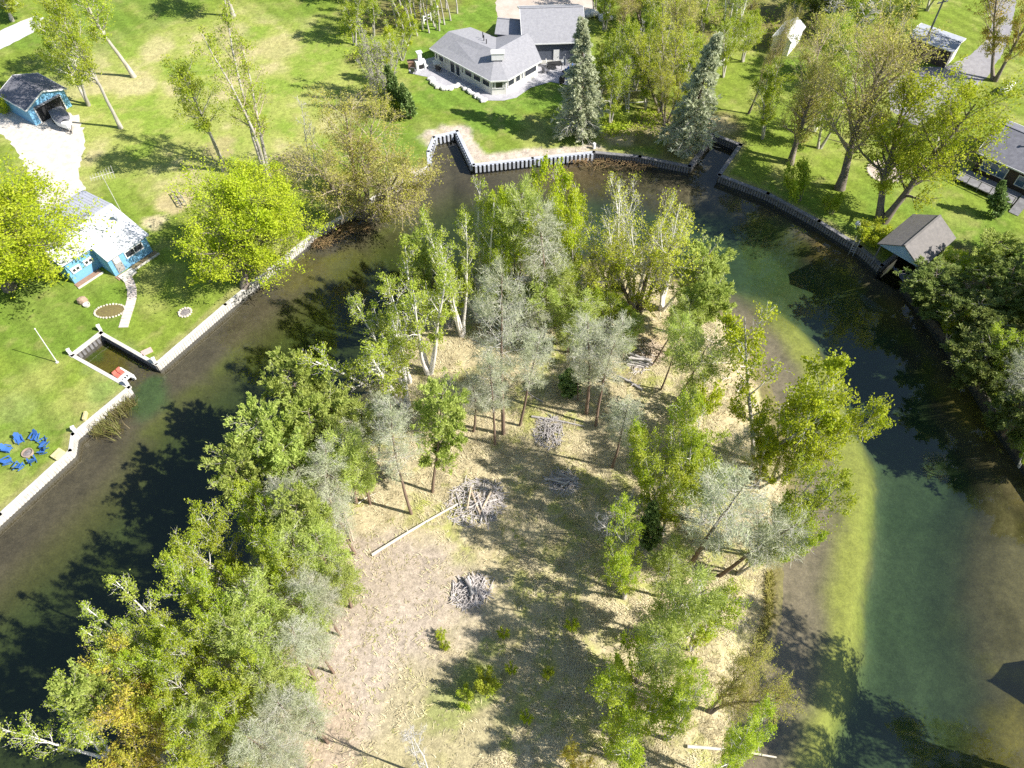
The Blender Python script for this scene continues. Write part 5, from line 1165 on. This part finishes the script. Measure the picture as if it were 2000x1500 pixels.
# ladder-like rack on the lawn
lk = empty('timber_rack', GV(352,392), math.atan2(*(G(368,408) - G(338,376))[1::-1][:2]) if False else -0.98, 'small dark timber rack of two rails on the lawn left of the round maple', 'rack')
for s in (-1, 1): MB().box((0, s * 0.32, 0.55), (2.9, 0.08, 0.10)).build('rail', grey_wood, lk)
for x in (-1.35, -0.45, 0.45, 1.35):
    MB().box((x, 0, 0.62), (0.08, 0.78, 0.06)).build('rung', grey_wood, lk)
    for s in (-1, 1): MB().box((x, s * 0.32, 0.25), (0.08, 0.07, 0.5)).build('leg', grey_wood, lk)
yel = mat('raw_yellow_timber', (0.66, 0.58, 0.30), (0.55, 0.47, 0.24), 3, 0.8)
for i, (px, py, lx, ly, r_, lb) in enumerate([(168,815,0.22,0.9,0.1,'upright yellow board by the seawall between slip and chairs'),(116,890,0.75,1.0,-0.5,'pale yellow timber block on the seawall beside the blue chairs')]):
    p = G(px, py); q = empty('timber_board', (p[0], p[1], LAND), r_, lb, 'timber'); MB().box((0, 0, 0.2), (lx, ly, 0.4)).build('board', yel, q); MB().box((lx * 0.3, 0, 0.44), (lx * 0.3, ly * 0.8, 0.08)).build('cleat', yel, q)
for px, py, lb in [(139,692,'white mooring post at the lower inner corner of the cottage slip'),(197,645,'white mooring post at the upper inner corner of the cottage slip'),(304,709,'white mooring post at the upper mouth of the cottage slip'),(250,752,'white mooring post at the lower mouth of the cottage slip'),(148,843,'white mooring post where the seawall bends by the chairs'),(1160,290,'white post at the right end of the striped steel seawall')]:
    q = empty('mooring_post', GV(px, py), 0.5, lb, 'post', 'white mooring posts'); MB().box((0, 0, 0.35), (0.28, 0.28, 0.7)).build('shaft', white, q); MB().box((0, 0, 0.73), (0.34, 0.34, 0.06)).build('top', white, q)
lp = empty('globe_lamp', GV(1671,447), 0, 'white globe lamp on the bank near the boathouse', 'lamp'); MB().tube([(0, 0, 0), (0, 0, 0.5)], 0.05, 8).build('stem', white, lp); MB().lathe([(0.05, 0.45), (0.26, 0.6), (0.33, 0.8), (0.26, 1.0), (0.05, 1.12)], 14).build('globe', white, lp, True)
ld = empty('dock_ladder', GV(1671,477), -0.5, 'pale dock ladder hooked on the timber seawall near the boathouse', 'ladder')
for s in (-1, 1): MB().tube([(0.25 * s, 0.5, 0.02), (0.25 * s, 0.5, 0.7), (0.25 * s, -0.35, 0.75), (0.25 * s, -0.4, -1.4)], 0.035, 6).build('rail', white_steel, ld)
for z in (-0.2, -0.5, -0.8): MB().tube([(-0.25, -0.4, z), (0.25, -0.4, z)], 0.03, 5).build('rung', white_steel, ld)
pt = empty('propane_tank', GV(1963,180), math.radians(38), 'white propane tank lying on the lawn right of the asphalt drive', 'propane tank')
tk = MB(); k = 14; prf = [(-1.45, 0.05), (-1.38, 0.28), (-1.15, 0.44), (-0.8, 0.5), (0.8, 0.5), (1.15, 0.44), (1.38, 0.28), (1.45, 0.05)]
for x, r_ in prf:
    for j in range(k): tk.v.append((x, r_ * math.cos(2 * math.pi * j / k), 0.75 + r_ * math.sin(2 * math.pi * j / k)))
for i in range(len(prf) - 1):
    for j in range(k): tk.f.append((i * k + j, i * k + (j + 1) % k, (i + 1) * k + (j + 1) % k, (i + 1) * k + j))
tk.build('tank', white, pt, True)
MB().lathe([(0.2, 0), (0.2, 0.15), (0.05, 0.22)], 10, (0, 0, 1.22)).build('valve_dome', steel_m, pt)
for s in (-1, 1): MB().box((s * 0.8, 0, 0.14), (0.2, 0.9, 0.28)).build('foot', pale_conc, pt)
up = empty('utility_pole', GV(1795,110), 0, 'grey wooden utility pole in front of the brown garage', 'utility pole')
hp = G(1795,110); MB().tube([(0, 0, 0), (-0.1, 0.1, 8.2)], [0.16, 0.11], 8).build('pole', grey_wood, up); MB().box((-0.1, 0.1, 7.7), (1.8, 0.12, 0.14), 0.4).build('crossarm', grey_wood, up)
for x in (-0.7, 0.7): MB().lathe([(0.05, 0), (0.07, 0.08), (0.04, 0.16)], 8, (-0.1 + x * 0.92, 0.1 + x * 0.39, 7.77)).build('insulator', white, up)
# patio of the lake house
fpz = empty('outdoor_fireplace', GV(822,134), 0.4, 'white outdoor fireplace with a tall chimney at the left end of the patio', 'fireplace')
MB().box((0, 0, 0.6), (1.4, 0.8, 1.2)).build('hearth', white, fpz); MB().box((0, 0.1, 1.75), (0.55, 0.5, 1.2)).build('chimney', white, fpz); MB().box((0, 0.1, 2.40), (0.8, 0.7, 0.12)).build('cap', white, fpz); MB().box((0, -0.41, 0.5), (0.7, 0.03, 0.6)).build('firebox', dark, fpz)
wb = empty('wood_rack', GV(807,132), 0.2, 'brown covered wood rack beside the white outdoor fireplace', 'wood rack'); MB().box((0, 0, 0.5), (1.3, 0.6, 1.0)).build('frame', brick, wb); MB().box((0, 0, 1.03), (1.5, 0.8, 0.06)).build('lid', brick, wb)
def patio_table(px, py, r_, lb, w=1.1, l=1.1, m=None):
    t = empty('patio_table', GV(px, py), r_, lb, 'table'); m = m or white; MB().box((0, 0, 0.76), (w, l, 0.06)).build('tabletop', m, t)
    for sx in (-1, 1):
        for sy in (-1, 1): MB().box((sx * (w / 2 - .1), sy * (l / 2 - .1), 0.38), (0.07, 0.07, 0.73)).build('leg', m, t)
def patio_chair(px, py, r_, lb, m=None):
    t = empty('patio_chair', GV(px, py), r_, lb, 'chair', 'patio chairs at the lake house'); m = m or white
    MB().box((0, 0, 0.42), (0.6, 0.6, 0.10)).build('seat', m, t); MB().box((-0.30, 0, 0.75), (0.08, 0.6, 0.6), 0, 0, -0.2).build('backrest', m, t)
    for sx in (-1, 1):
        for sy in (-1, 1): MB().box((sx * 0.24, sy * 0.24, 0.19), (0.06, 0.06, 0.37)).build('leg', m, t)
patio_table(854,131,0.2,'square white table on the shaded part of the left patio')
patio_chair(871,134,2.6,'white chair against the house wall beside the square white table')
patio_chair(857,139,1.2,'dark chair tucked in front of the square white table',black)
patio_chair(832,133,0.6,'white armchair right of the outdoor fireplace')
patio_chair(808,143,1.4,'dark grey lounger seat at the outer left patio edge',shing_d)
patio_table(1083,134,0.2,'dark dining table on the right-hand patio',2.0,1.1,black)
patio_chair(1071,130,0.0,'white chair at the left end of the dark dining table')
patio_chair(1090,124,-1.4,'white chair behind the dark dining table')
patio_chair(1064,142,0.7,'dark chair at the lower left of the dark dining table',shing_d)
patio_chair(1098,126,-2.0,'white chair at the right end of the dark dining table')
patio_chair(1112,138,2.6,'blue chair on the right of the patio near the spruce',blue_plastic)
patio_chair(1106,145,1.6,'blue chair lowest on the right of the patio near the spruce',blue_plastic)
gr = empty('grill', GV(1097,163), 0.5, 'black covered grill standing on the lawn edge below the patio', 'grill'); MB().box((0, 0, 0.5), (0.6, 0.5, 0.7)).build('cabinet', black, gr); MB().lathe([(0.36, 0), (0.34, 0.14), (0.2, 0.28)], 10, (0, 0, 0.85), 1.2, 0.8).build('lid', black, gr)
ul = empty('patio_umbrella', GV(1102,140), 0, 'closed dark patio umbrella by the blue chairs', 'umbrella'); MB().tube([(0, 0, 0), (0, 0, 2.6)], 0.03, 6).build('pole', white, ul); MB().lathe([(0.14, 1.0), (0.16, 1.4), (0.05, 2.5)], 8).build('canopy', slate_wall, ul); MB().lathe([(0.3, 0), (0.3, 0.1), (0.06, 0.12)], 10).build('base', black, ul)
# patio edging boulders
bl = MB().lathe([(0.40, 0), (0.50, 0.18), (0.42, 0.38), (0.2, 0.46)], 7).mesh('boulder', mat('white_limestone', (0.70, 0.68, 0.65), (0.56, 0.54, 0.51), 2, 0.9))
be = empty('boulder_edging', GV(880,172), 0, 'low wall of white limestone boulders along the patio edge', 'stone edging'); bo_ = np.array(GV(880,172))
for i, (x, y) in enumerate([(842,156),(845,162),(850,167),(857,171),(865,174),(873,175),(881,174),(888,171),(896,168),(904,170),(911,175),(917,180),(924,184),(931,189),(938,194),(945,198)]):
    p = np.array(GV(x, y)) - bo_; s = link(bpy.data.objects.new('boulder', bl), be); s.location = p; s.rotation_euler = (0, 0, i * 1.3); s.scale = (1.25, 0.8, 0.8 + 0.1 * (i % 3))
wf = empty('rail_fence', GV(842,40), 0.75, 'short white post and rail fence at the wood edge left of the lake house', 'fence')
for x in (-1.4, 0, 1.4): MB().box((x, 0, 0.6), (0.16, 0.16, 1.2)).build('post', white, wf)
for z in (0.45, 0.95): MB().box((0, 0.1, z), (3.0, 0.05, 0.14)).build('rail', white, wf)
MB().box((1.4, 0, 1.5), (0.16, 0.16, 0.7)).build('tall_post', white, wf)
# swing frame in the wood
sw = empty('swing_frame', GV(1243,205), 0.1, 'grey birch-pole swing frame under the trees right of the patio spruce', 'swing frame')
for x in (-1.3, 1.3):
    for y in (-0.6, 0.6): MB().tube([(x, y, 0), (x * 0.95, 0, 2.1)], 0.06, 6).build('pole', BARK['dead'], sw)
for z in (0.7, 2.1): MB().tube([(-1.6, 0 if z > 1 else -0.45, z), (1.6, 0 if z > 1 else -0.45, z)], 0.06, 6).build('crossbar', BARK['dead'], sw)
for px, py, lb in [(1182,38,'white boulder pile beside the lake house garage'),(1155,30,'pale rock heap at the end of the sandy driveway')]:
    q = empty('boulder_pile', GV(px, py), 0, lb, 'rocks')
    for i in range(5): s = link(bpy.data.objects.new('boulder', bl), q); s.location = (math.cos(i * 1.3) * 0.6, math.sin(i * 1.3) * 0.6, 0 if i < 4 else 0.3); s.scale = (1.3, 1.2, 1.3)

# ------------------------------------------------------------------ logs, brush, grass on the island
log_m = [mat('bleached_log', (0.56, 0.52, 0.50), (0.40, 0.36, 0.34), 2.5, 0.9, stretch=(1, 1, 1)), mat('grey_log', (0.42, 0.39, 0.38), (0.28, 0.26, 0.25), 2.5, 0.9), mat('tan_log', (0.52, 0.43, 0.32), (0.38, 0.30, 0.22), 2.5, 0.9), mat('driftwood', (0.66, 0.60, 0.50), (0.52, 0.46, 0.37), 2.5, 0.9)]
lg_mesh = [MB().tube([(-0.5, 0, 0), (-0.15, 0.02, 0.01), (0.2, -0.015, 0), (0.5, 0, 0)], [0.5, 0.48, 0.45, 0.42], 9).mesh('log', m) for m in log_m]
def ISO(px, py): 
    p = G(px, py, 0.7); return np.array([p[0], p[1], isl_z(p[0], p[1])])
def log_pile(px, py, n, L_, r_, ang, label, spread=(1.0, 0.8), twigs=60, m=(0, 1), seed=0, jit=0.15):
    R = random.Random(seed); p = ISO(px, py); e = empty('log_pile', p, ang, label, 'log pile')
    rows = []; k = n; z = r_
    row = max(3, int(math.sqrt(n * 2)))
    i = 0
    while i < n:
        for q in range(row):
            if i >= n: break
            rows.append((R.uniform(-.2, .2) * spread[0], (q - (row - 1) / 2) * 2.1 * r_ + R.uniform(-.05, .05), z)); i += 1
        row = max(2, row - 1); z += 1.7 * r_
    for x, y, z in rows:
        s = link(bpy.data.objects.new('log', lg_mesh[R.choice(m)]), e); rr = r_ * 2 * R.uniform(0.75, 1.15)
        x += R.uniform(-1, 1) * jit * spread[0]; y += R.uniform(-1, 1) * jit * spread[1]; s.location = (x, y, z); s.scale = (L_ * R.uniform(0.7, 1.15), rr, rr); s.rotation_euler = (0, R.uniform(-.06, .06), R.gauss(0, jit))
    tw = MB()
    for i in range(twigs):
        w = R.uniform(0, 6.283); d = 1.15 * math.sqrt(R.random()); c = Vector((math.cos(w) * d * spread[0] * 1.3, math.sin(w) * d * spread[1] * 1.5, R.uniform(0.04, 0.15 + 0.45 * max(0, 1 - d)))); a = R.uniform(0, 6.28); l = R.uniform(0.4, 1.3)
        v = Vector((math.cos(a), math.sin(a), R.uniform(-.12, .25))) * l / 2; tw.tube([c - v, c + v], R.uniform(0.018, 0.045), 4)
    if twigs: tag(tw.build('twigs', log_m[m[0] if m[0] != 2 else 2], e), kind='stuff')
    return e
log_pile(930,985,13,2.3,0.09,-1.1,'large loose pile of branches and logs at the end of the long fallen log',(1.5,1.5),420,(0,2,1),1,0.7)
log_pile(1098,945,14,1.7,0.10,0.3,'small tangled log pile at the right of the clearing in half shade',(0.9,0.8),150,(0,1),2,0.6)
log_pile(922,1158,7,1.5,0.13,1.9,'small pile of pale split logs with a skirt of sticks, lower clearing',(0.9,1.0),260,(0,0,1),3,0.2)
log_pile(1246,712,22,2.2,0.11,-0.35,'neatly stacked pale logs, lower of the two stacks among the thin pines',(0.8,0.8),60,(0,1),4,0.16)
log_pile(1266,688,8,1.6,0.08,-0.6,'brownish brush heap just above the neatly stacked pale logs',(1.1,0.9),260,(2,1),5,0.6)
log_pile(1072,848,5,1.3,0.06,1.3,'small grey brush heap below the twin grey pines',(1.2,0.8),200,(1,0),6,0.5)
def fallen(x0, y0, x1, y1, r0, r1, label, m=3, z=0.15, bend=0.1, name='fallen_log', water=False):
    a, b = (ISO(x0, y0), ISO(x1, y1)); 
    if water: b = np.array([*G(x1, y1, 0.1)[:2], 0.12])
    c = (a + b) / 2; e = empty(name, c, 0, label, 'log'); pts = []
    d = b - a; n = np.array([-d[1], d[0], 0]); n = n / np.linalg.norm(n)
    for i in range(6): t = i / 5; pts.append(tuple(a + d * t - c + n * bend * math.sin(t * 3.14) + np.array([0, 0, z])))
    MB().tube(pts, [r0 + (r1 - r0) * i / 5 for i in range(6)], 8).build('log', log_m[m], e)
    for i in (2, 3, 4): 
        p = Vector(pts[i]); MB().tube([p, p + Vector((n[0] * 0.5 * (-1) ** i, n[1] * 0.5 * (-1) ** i, 0.25))], [r1 * 0.6, 0.015], 5).build('branch_stub', log_m[m], e)
fallen(727,1086,903,984,0.14,0.09,'long pale fallen log pointing at the large branch pile')
fallen(1208,740,1254,766,0.10,0.14,'grey fallen log below the stacked logs',1)
fallen(1038,818,1142,838,0.11,0.06,'grey fallen trunk lying below the twin grey pines',1)
fallen(1316,712,1440,708,0.12,0.07,'straight pale log lying across the east beach straw')
fallen(1360,655,1457,697,0.12,0.07,'long pale driftwood trunk along the northeast shore edge')
fallen(1388,716,1412,696,0.07,0.05,'short crossed driftwood stick on the east beach')
fallen(1407,745,1427,738,0.10,0.08,'short thick driftwood piece on the east beach straw')
fallen(1440,765,1462,742,0.07,0.05,'slanting driftwood stick near the east beach water line')
fallen(1467,785,1482,792,0.16,0.12,'stubby driftwood stump at the east beach edge')
fallen(1440,714,1475,714,0.07,0.04,'thin driftwood pole touching the eastern water line')
fallen(1342,1458,1515,1480,0.13,0.06,'bleached log at the bottom right reaching out into the shallows',3,0.15,0.1,'fallen_log',True)
fallen(1060,790,1018,760,0.05,0.03,'thin fallen stick between the grey pines',1)
fallen(700,985,735,965,0.06,0.03,'short pale branch at the edge of the western pines')
fallen(662,975,692,1062,0.09,0.09,'brown stripped trunk standing slanted left of the clearing',2,0.4)
# shore brush lying in the water
def brush(name, label, cxs, n, seed, m, zr=(0.0, 0.35), ln=(0.5, 1.6)):
    R = random.Random(seed); mb = MB()
    for i in range(n):
        px, py, r_ = cxs[i % len(cxs)]; a = R.uniform(0, 6.283); d = r_ * math.sqrt(R.random()); c = Vector(G(px + d * math.cos(a) * 1.6, py + d * math.sin(a) * 0.6, 0.05)); c.z = R.uniform(*zr)
        w = R.uniform(0, 6.283); l = R.uniform(*ln); v = Vector((math.cos(w), math.sin(w), R.uniform(-.1, .3))) * l / 2; mb.tube([c - v, c + Vector((R.uniform(-.1, .1), R.uniform(-.1, .1), .05)), c + v], [0.03, 0.025, 0.01], 4)
    o = mb.build(name, m); tag(o, label, 'brush', kind='stuff'); return o
rust_m = mat('rusty_wet_brush', (0.30, 0.19, 0.10), (0.22, 0.17, 0.07), 2, 0.9)
brush('water_brush', 'tangle of rusty brown brush in the water below the seawall bend', [(1170,316,22),(1215,318,22),(1255,322,18),(1130,312,12)], 260, 5, rust_m)
brush('water_brush', 'heap of brown brush at the water edge between the maple and the willow', [(640,462,22),(668,448,18),(625,475,14),(705,445,14)], 240, 6, rust_m)
# reeds by the white seawall
def blades(name, label, spots, n, seed, c, hgt=(0.3, 0.9), flat=0.8, wdt=0.03, z=0.0):
    r = np.random.default_rng(seed); V = []; F = []
    sp = [spots[i] for i in r.integers(0, len(spots), n)]
    P = np.array([G(s[0] + r.normal() * s[2], s[1] + r.normal() * s[2] * 0.6, z + .05) for s in sp]); P[:, 2] = z - 0.05
    a = r.uniform(0, 6.283, n); h = r.uniform(*hgt, n); d = np.stack([np.cos(a) * flat, np.sin(a) * flat, np.ones(n)], 1) * h[:, None]; s = np.stack([-np.sin(a), np.cos(a), np.zeros(n)], 1) * wdt
    V = np.stack([P - s, P + s, P + d], 1).reshape(-1, 3); me = np_mesh(name, V, np.arange(n * 3).reshape(n, 3), [c])
    return tag(link(bpy.data.objects.new(name, me)), label, 'reeds', kind='stuff')
blades('reeds', 'green and brown reeds standing in the shallows below the white seawall', [(205,825,11),(225,812,11),(240,800,9),(255,790,7),(195,845,8),(225,840,12)], 700, 8, leaf_mat('reed_green', (0.20, 0.22, 0.05), (0.17, 0.13, 0.06), None, 0.2), (0.3, 1.1), 0.9, 0.035)
blades('reeds', 'dark sedge fringe along the lower east shore of the island', [(1505 - 2 + 4 * math.sin(k * 1.7) - max(0, k - 16) * 2.1, 1120 + k * 5.2, 2.4) for k in range(36)], 900, 9, leaf_mat('sedge_green', (0.36, 0.33, 0.08), (0.24, 0.20, 0.07), None, 0.2), (0.25, 0.7), 0.9, 0.04, 0.1)
# dry grass and moss tufts over the whole island
r = np.random.default_rng(99); n = 60000
x0, y0 = ISL.min(0); x1, y1 = ISL.max(0); P = np.column_stack([r.uniform(max(x0, -34), x1, n * 3), r.uniform(4, y1, n * 3)])
P = P[inside(P, ISL)]; hz, sd = isl_height(P)
clump = vnoise(P, 1.1, 71, 3); ok = (sd > 0.15) & (r.random(len(P)) < np.clip((clump - 0.30) * 2.4, 0.05, 1)); P = P[ok]; hz = hz[ok]; sd = sd[ok]
leafl = np.array([G(760, 1250, .7)[:2]]); dl = np.hypot(*(P - leafl[0]).T); keep = (dl > 11 + 4 * (vnoise(P, 3, 75, 2) - .5)) | (r.random(len(P)) < 0.16); P = P[keep][:n]; hz = hz[keep][:n]
kk = 3; PP = np.repeat(np.column_stack([P, hz]), kk, 0) + np.column_stack([r.normal(0, .09, (len(P) * kk, 2)), np.zeros(len(P) * kk)])
m = len(PP); a = np.repeat(vnoise(P, 2.5, 72, 2) * 12, kk) + r.normal(0, 0.9, m); h = r.uniform(0.12, 0.34, m); fl = r.uniform(1.0, 3.0, m)
d = np.stack([np.cos(a) * fl, np.sin(a) * fl, np.ones(m)], 1) * (h / np.sqrt(1 + fl ** 2 * .35))[:, None]; s = np.stack([-np.sin(a), np.cos(a), np.zeros(m)], 1) * r.uniform(0.02, 0.045, m)[:, None]
gm = bpy.data.materials.new('dry_grass_blades'); nt, N, L = nodes_of(gm); out = N.new('ShaderNodeOutputMaterial'); geo = N.new('ShaderNodeNewGeometry')
c1 = mixrgb(nt, (0.60, 0.53, 0.33), (0.45, 0.38, 0.23), geo.outputs['Random Per Island'])
c2 = mixrgb(nt, c1, (0.36, 0.37, 0.09), ramp(nt, noise_out(nt, 0.42, 4, 0.6, geo.outputs['Position']), 0.52, 0.66))
b = N.new('ShaderNodeBsdfPrincipled'); b.inputs['Roughness'].default_value = 0.8; L.new(c2, b.inputs['Base Color']); L.new(b.outputs[0], out.inputs[0])
V = np.stack([PP - s, PP + s, PP + d], 1).reshape(-1, 3); me = np_mesh('dry_grass', V, np.arange(m * 3).reshape(m, 3), [gm])
tag(link(bpy.data.objects.new('dry_grass', me)), 'dry straw and new moss tufts over the island floor', 'grass', kind='stuff')
# leaf litter and low growth in the woods around the lake house
r = np.random.default_rng(100); spots = [(1220,150,60),(1290,120,70),(1270,235,40),(1400,30,60),(1520,60,60),(1640,60,60),(720,110,30),(745,180,22),(800,30,40),(690,60,30),(1200,250,25),(1900,640,60),(1950,760,60),(1240,60,50)]
n = 9000; sp = r.integers(0, len(spots), n); P = np.array([G(spots[i][0] + r.normal() * spots[i][2] * .6, spots[i][1] + r.normal() * spots[i][2] * 0.4) for i in sp])
P = P[~inside(P[:, :2], OUTER)]; P[:, 2] = LAND + r.uniform(0.05, 0.6, len(P))
V, F = leaves(r, P, 0.30, 0.7, 1.0); me = np_mesh('undergrowth', V, F, [LEAF['green']])
tag(link(bpy.data.objects.new('undergrowth', me)), 'low green undergrowth on the woodland floor', 'undergrowth', kind='stuff')
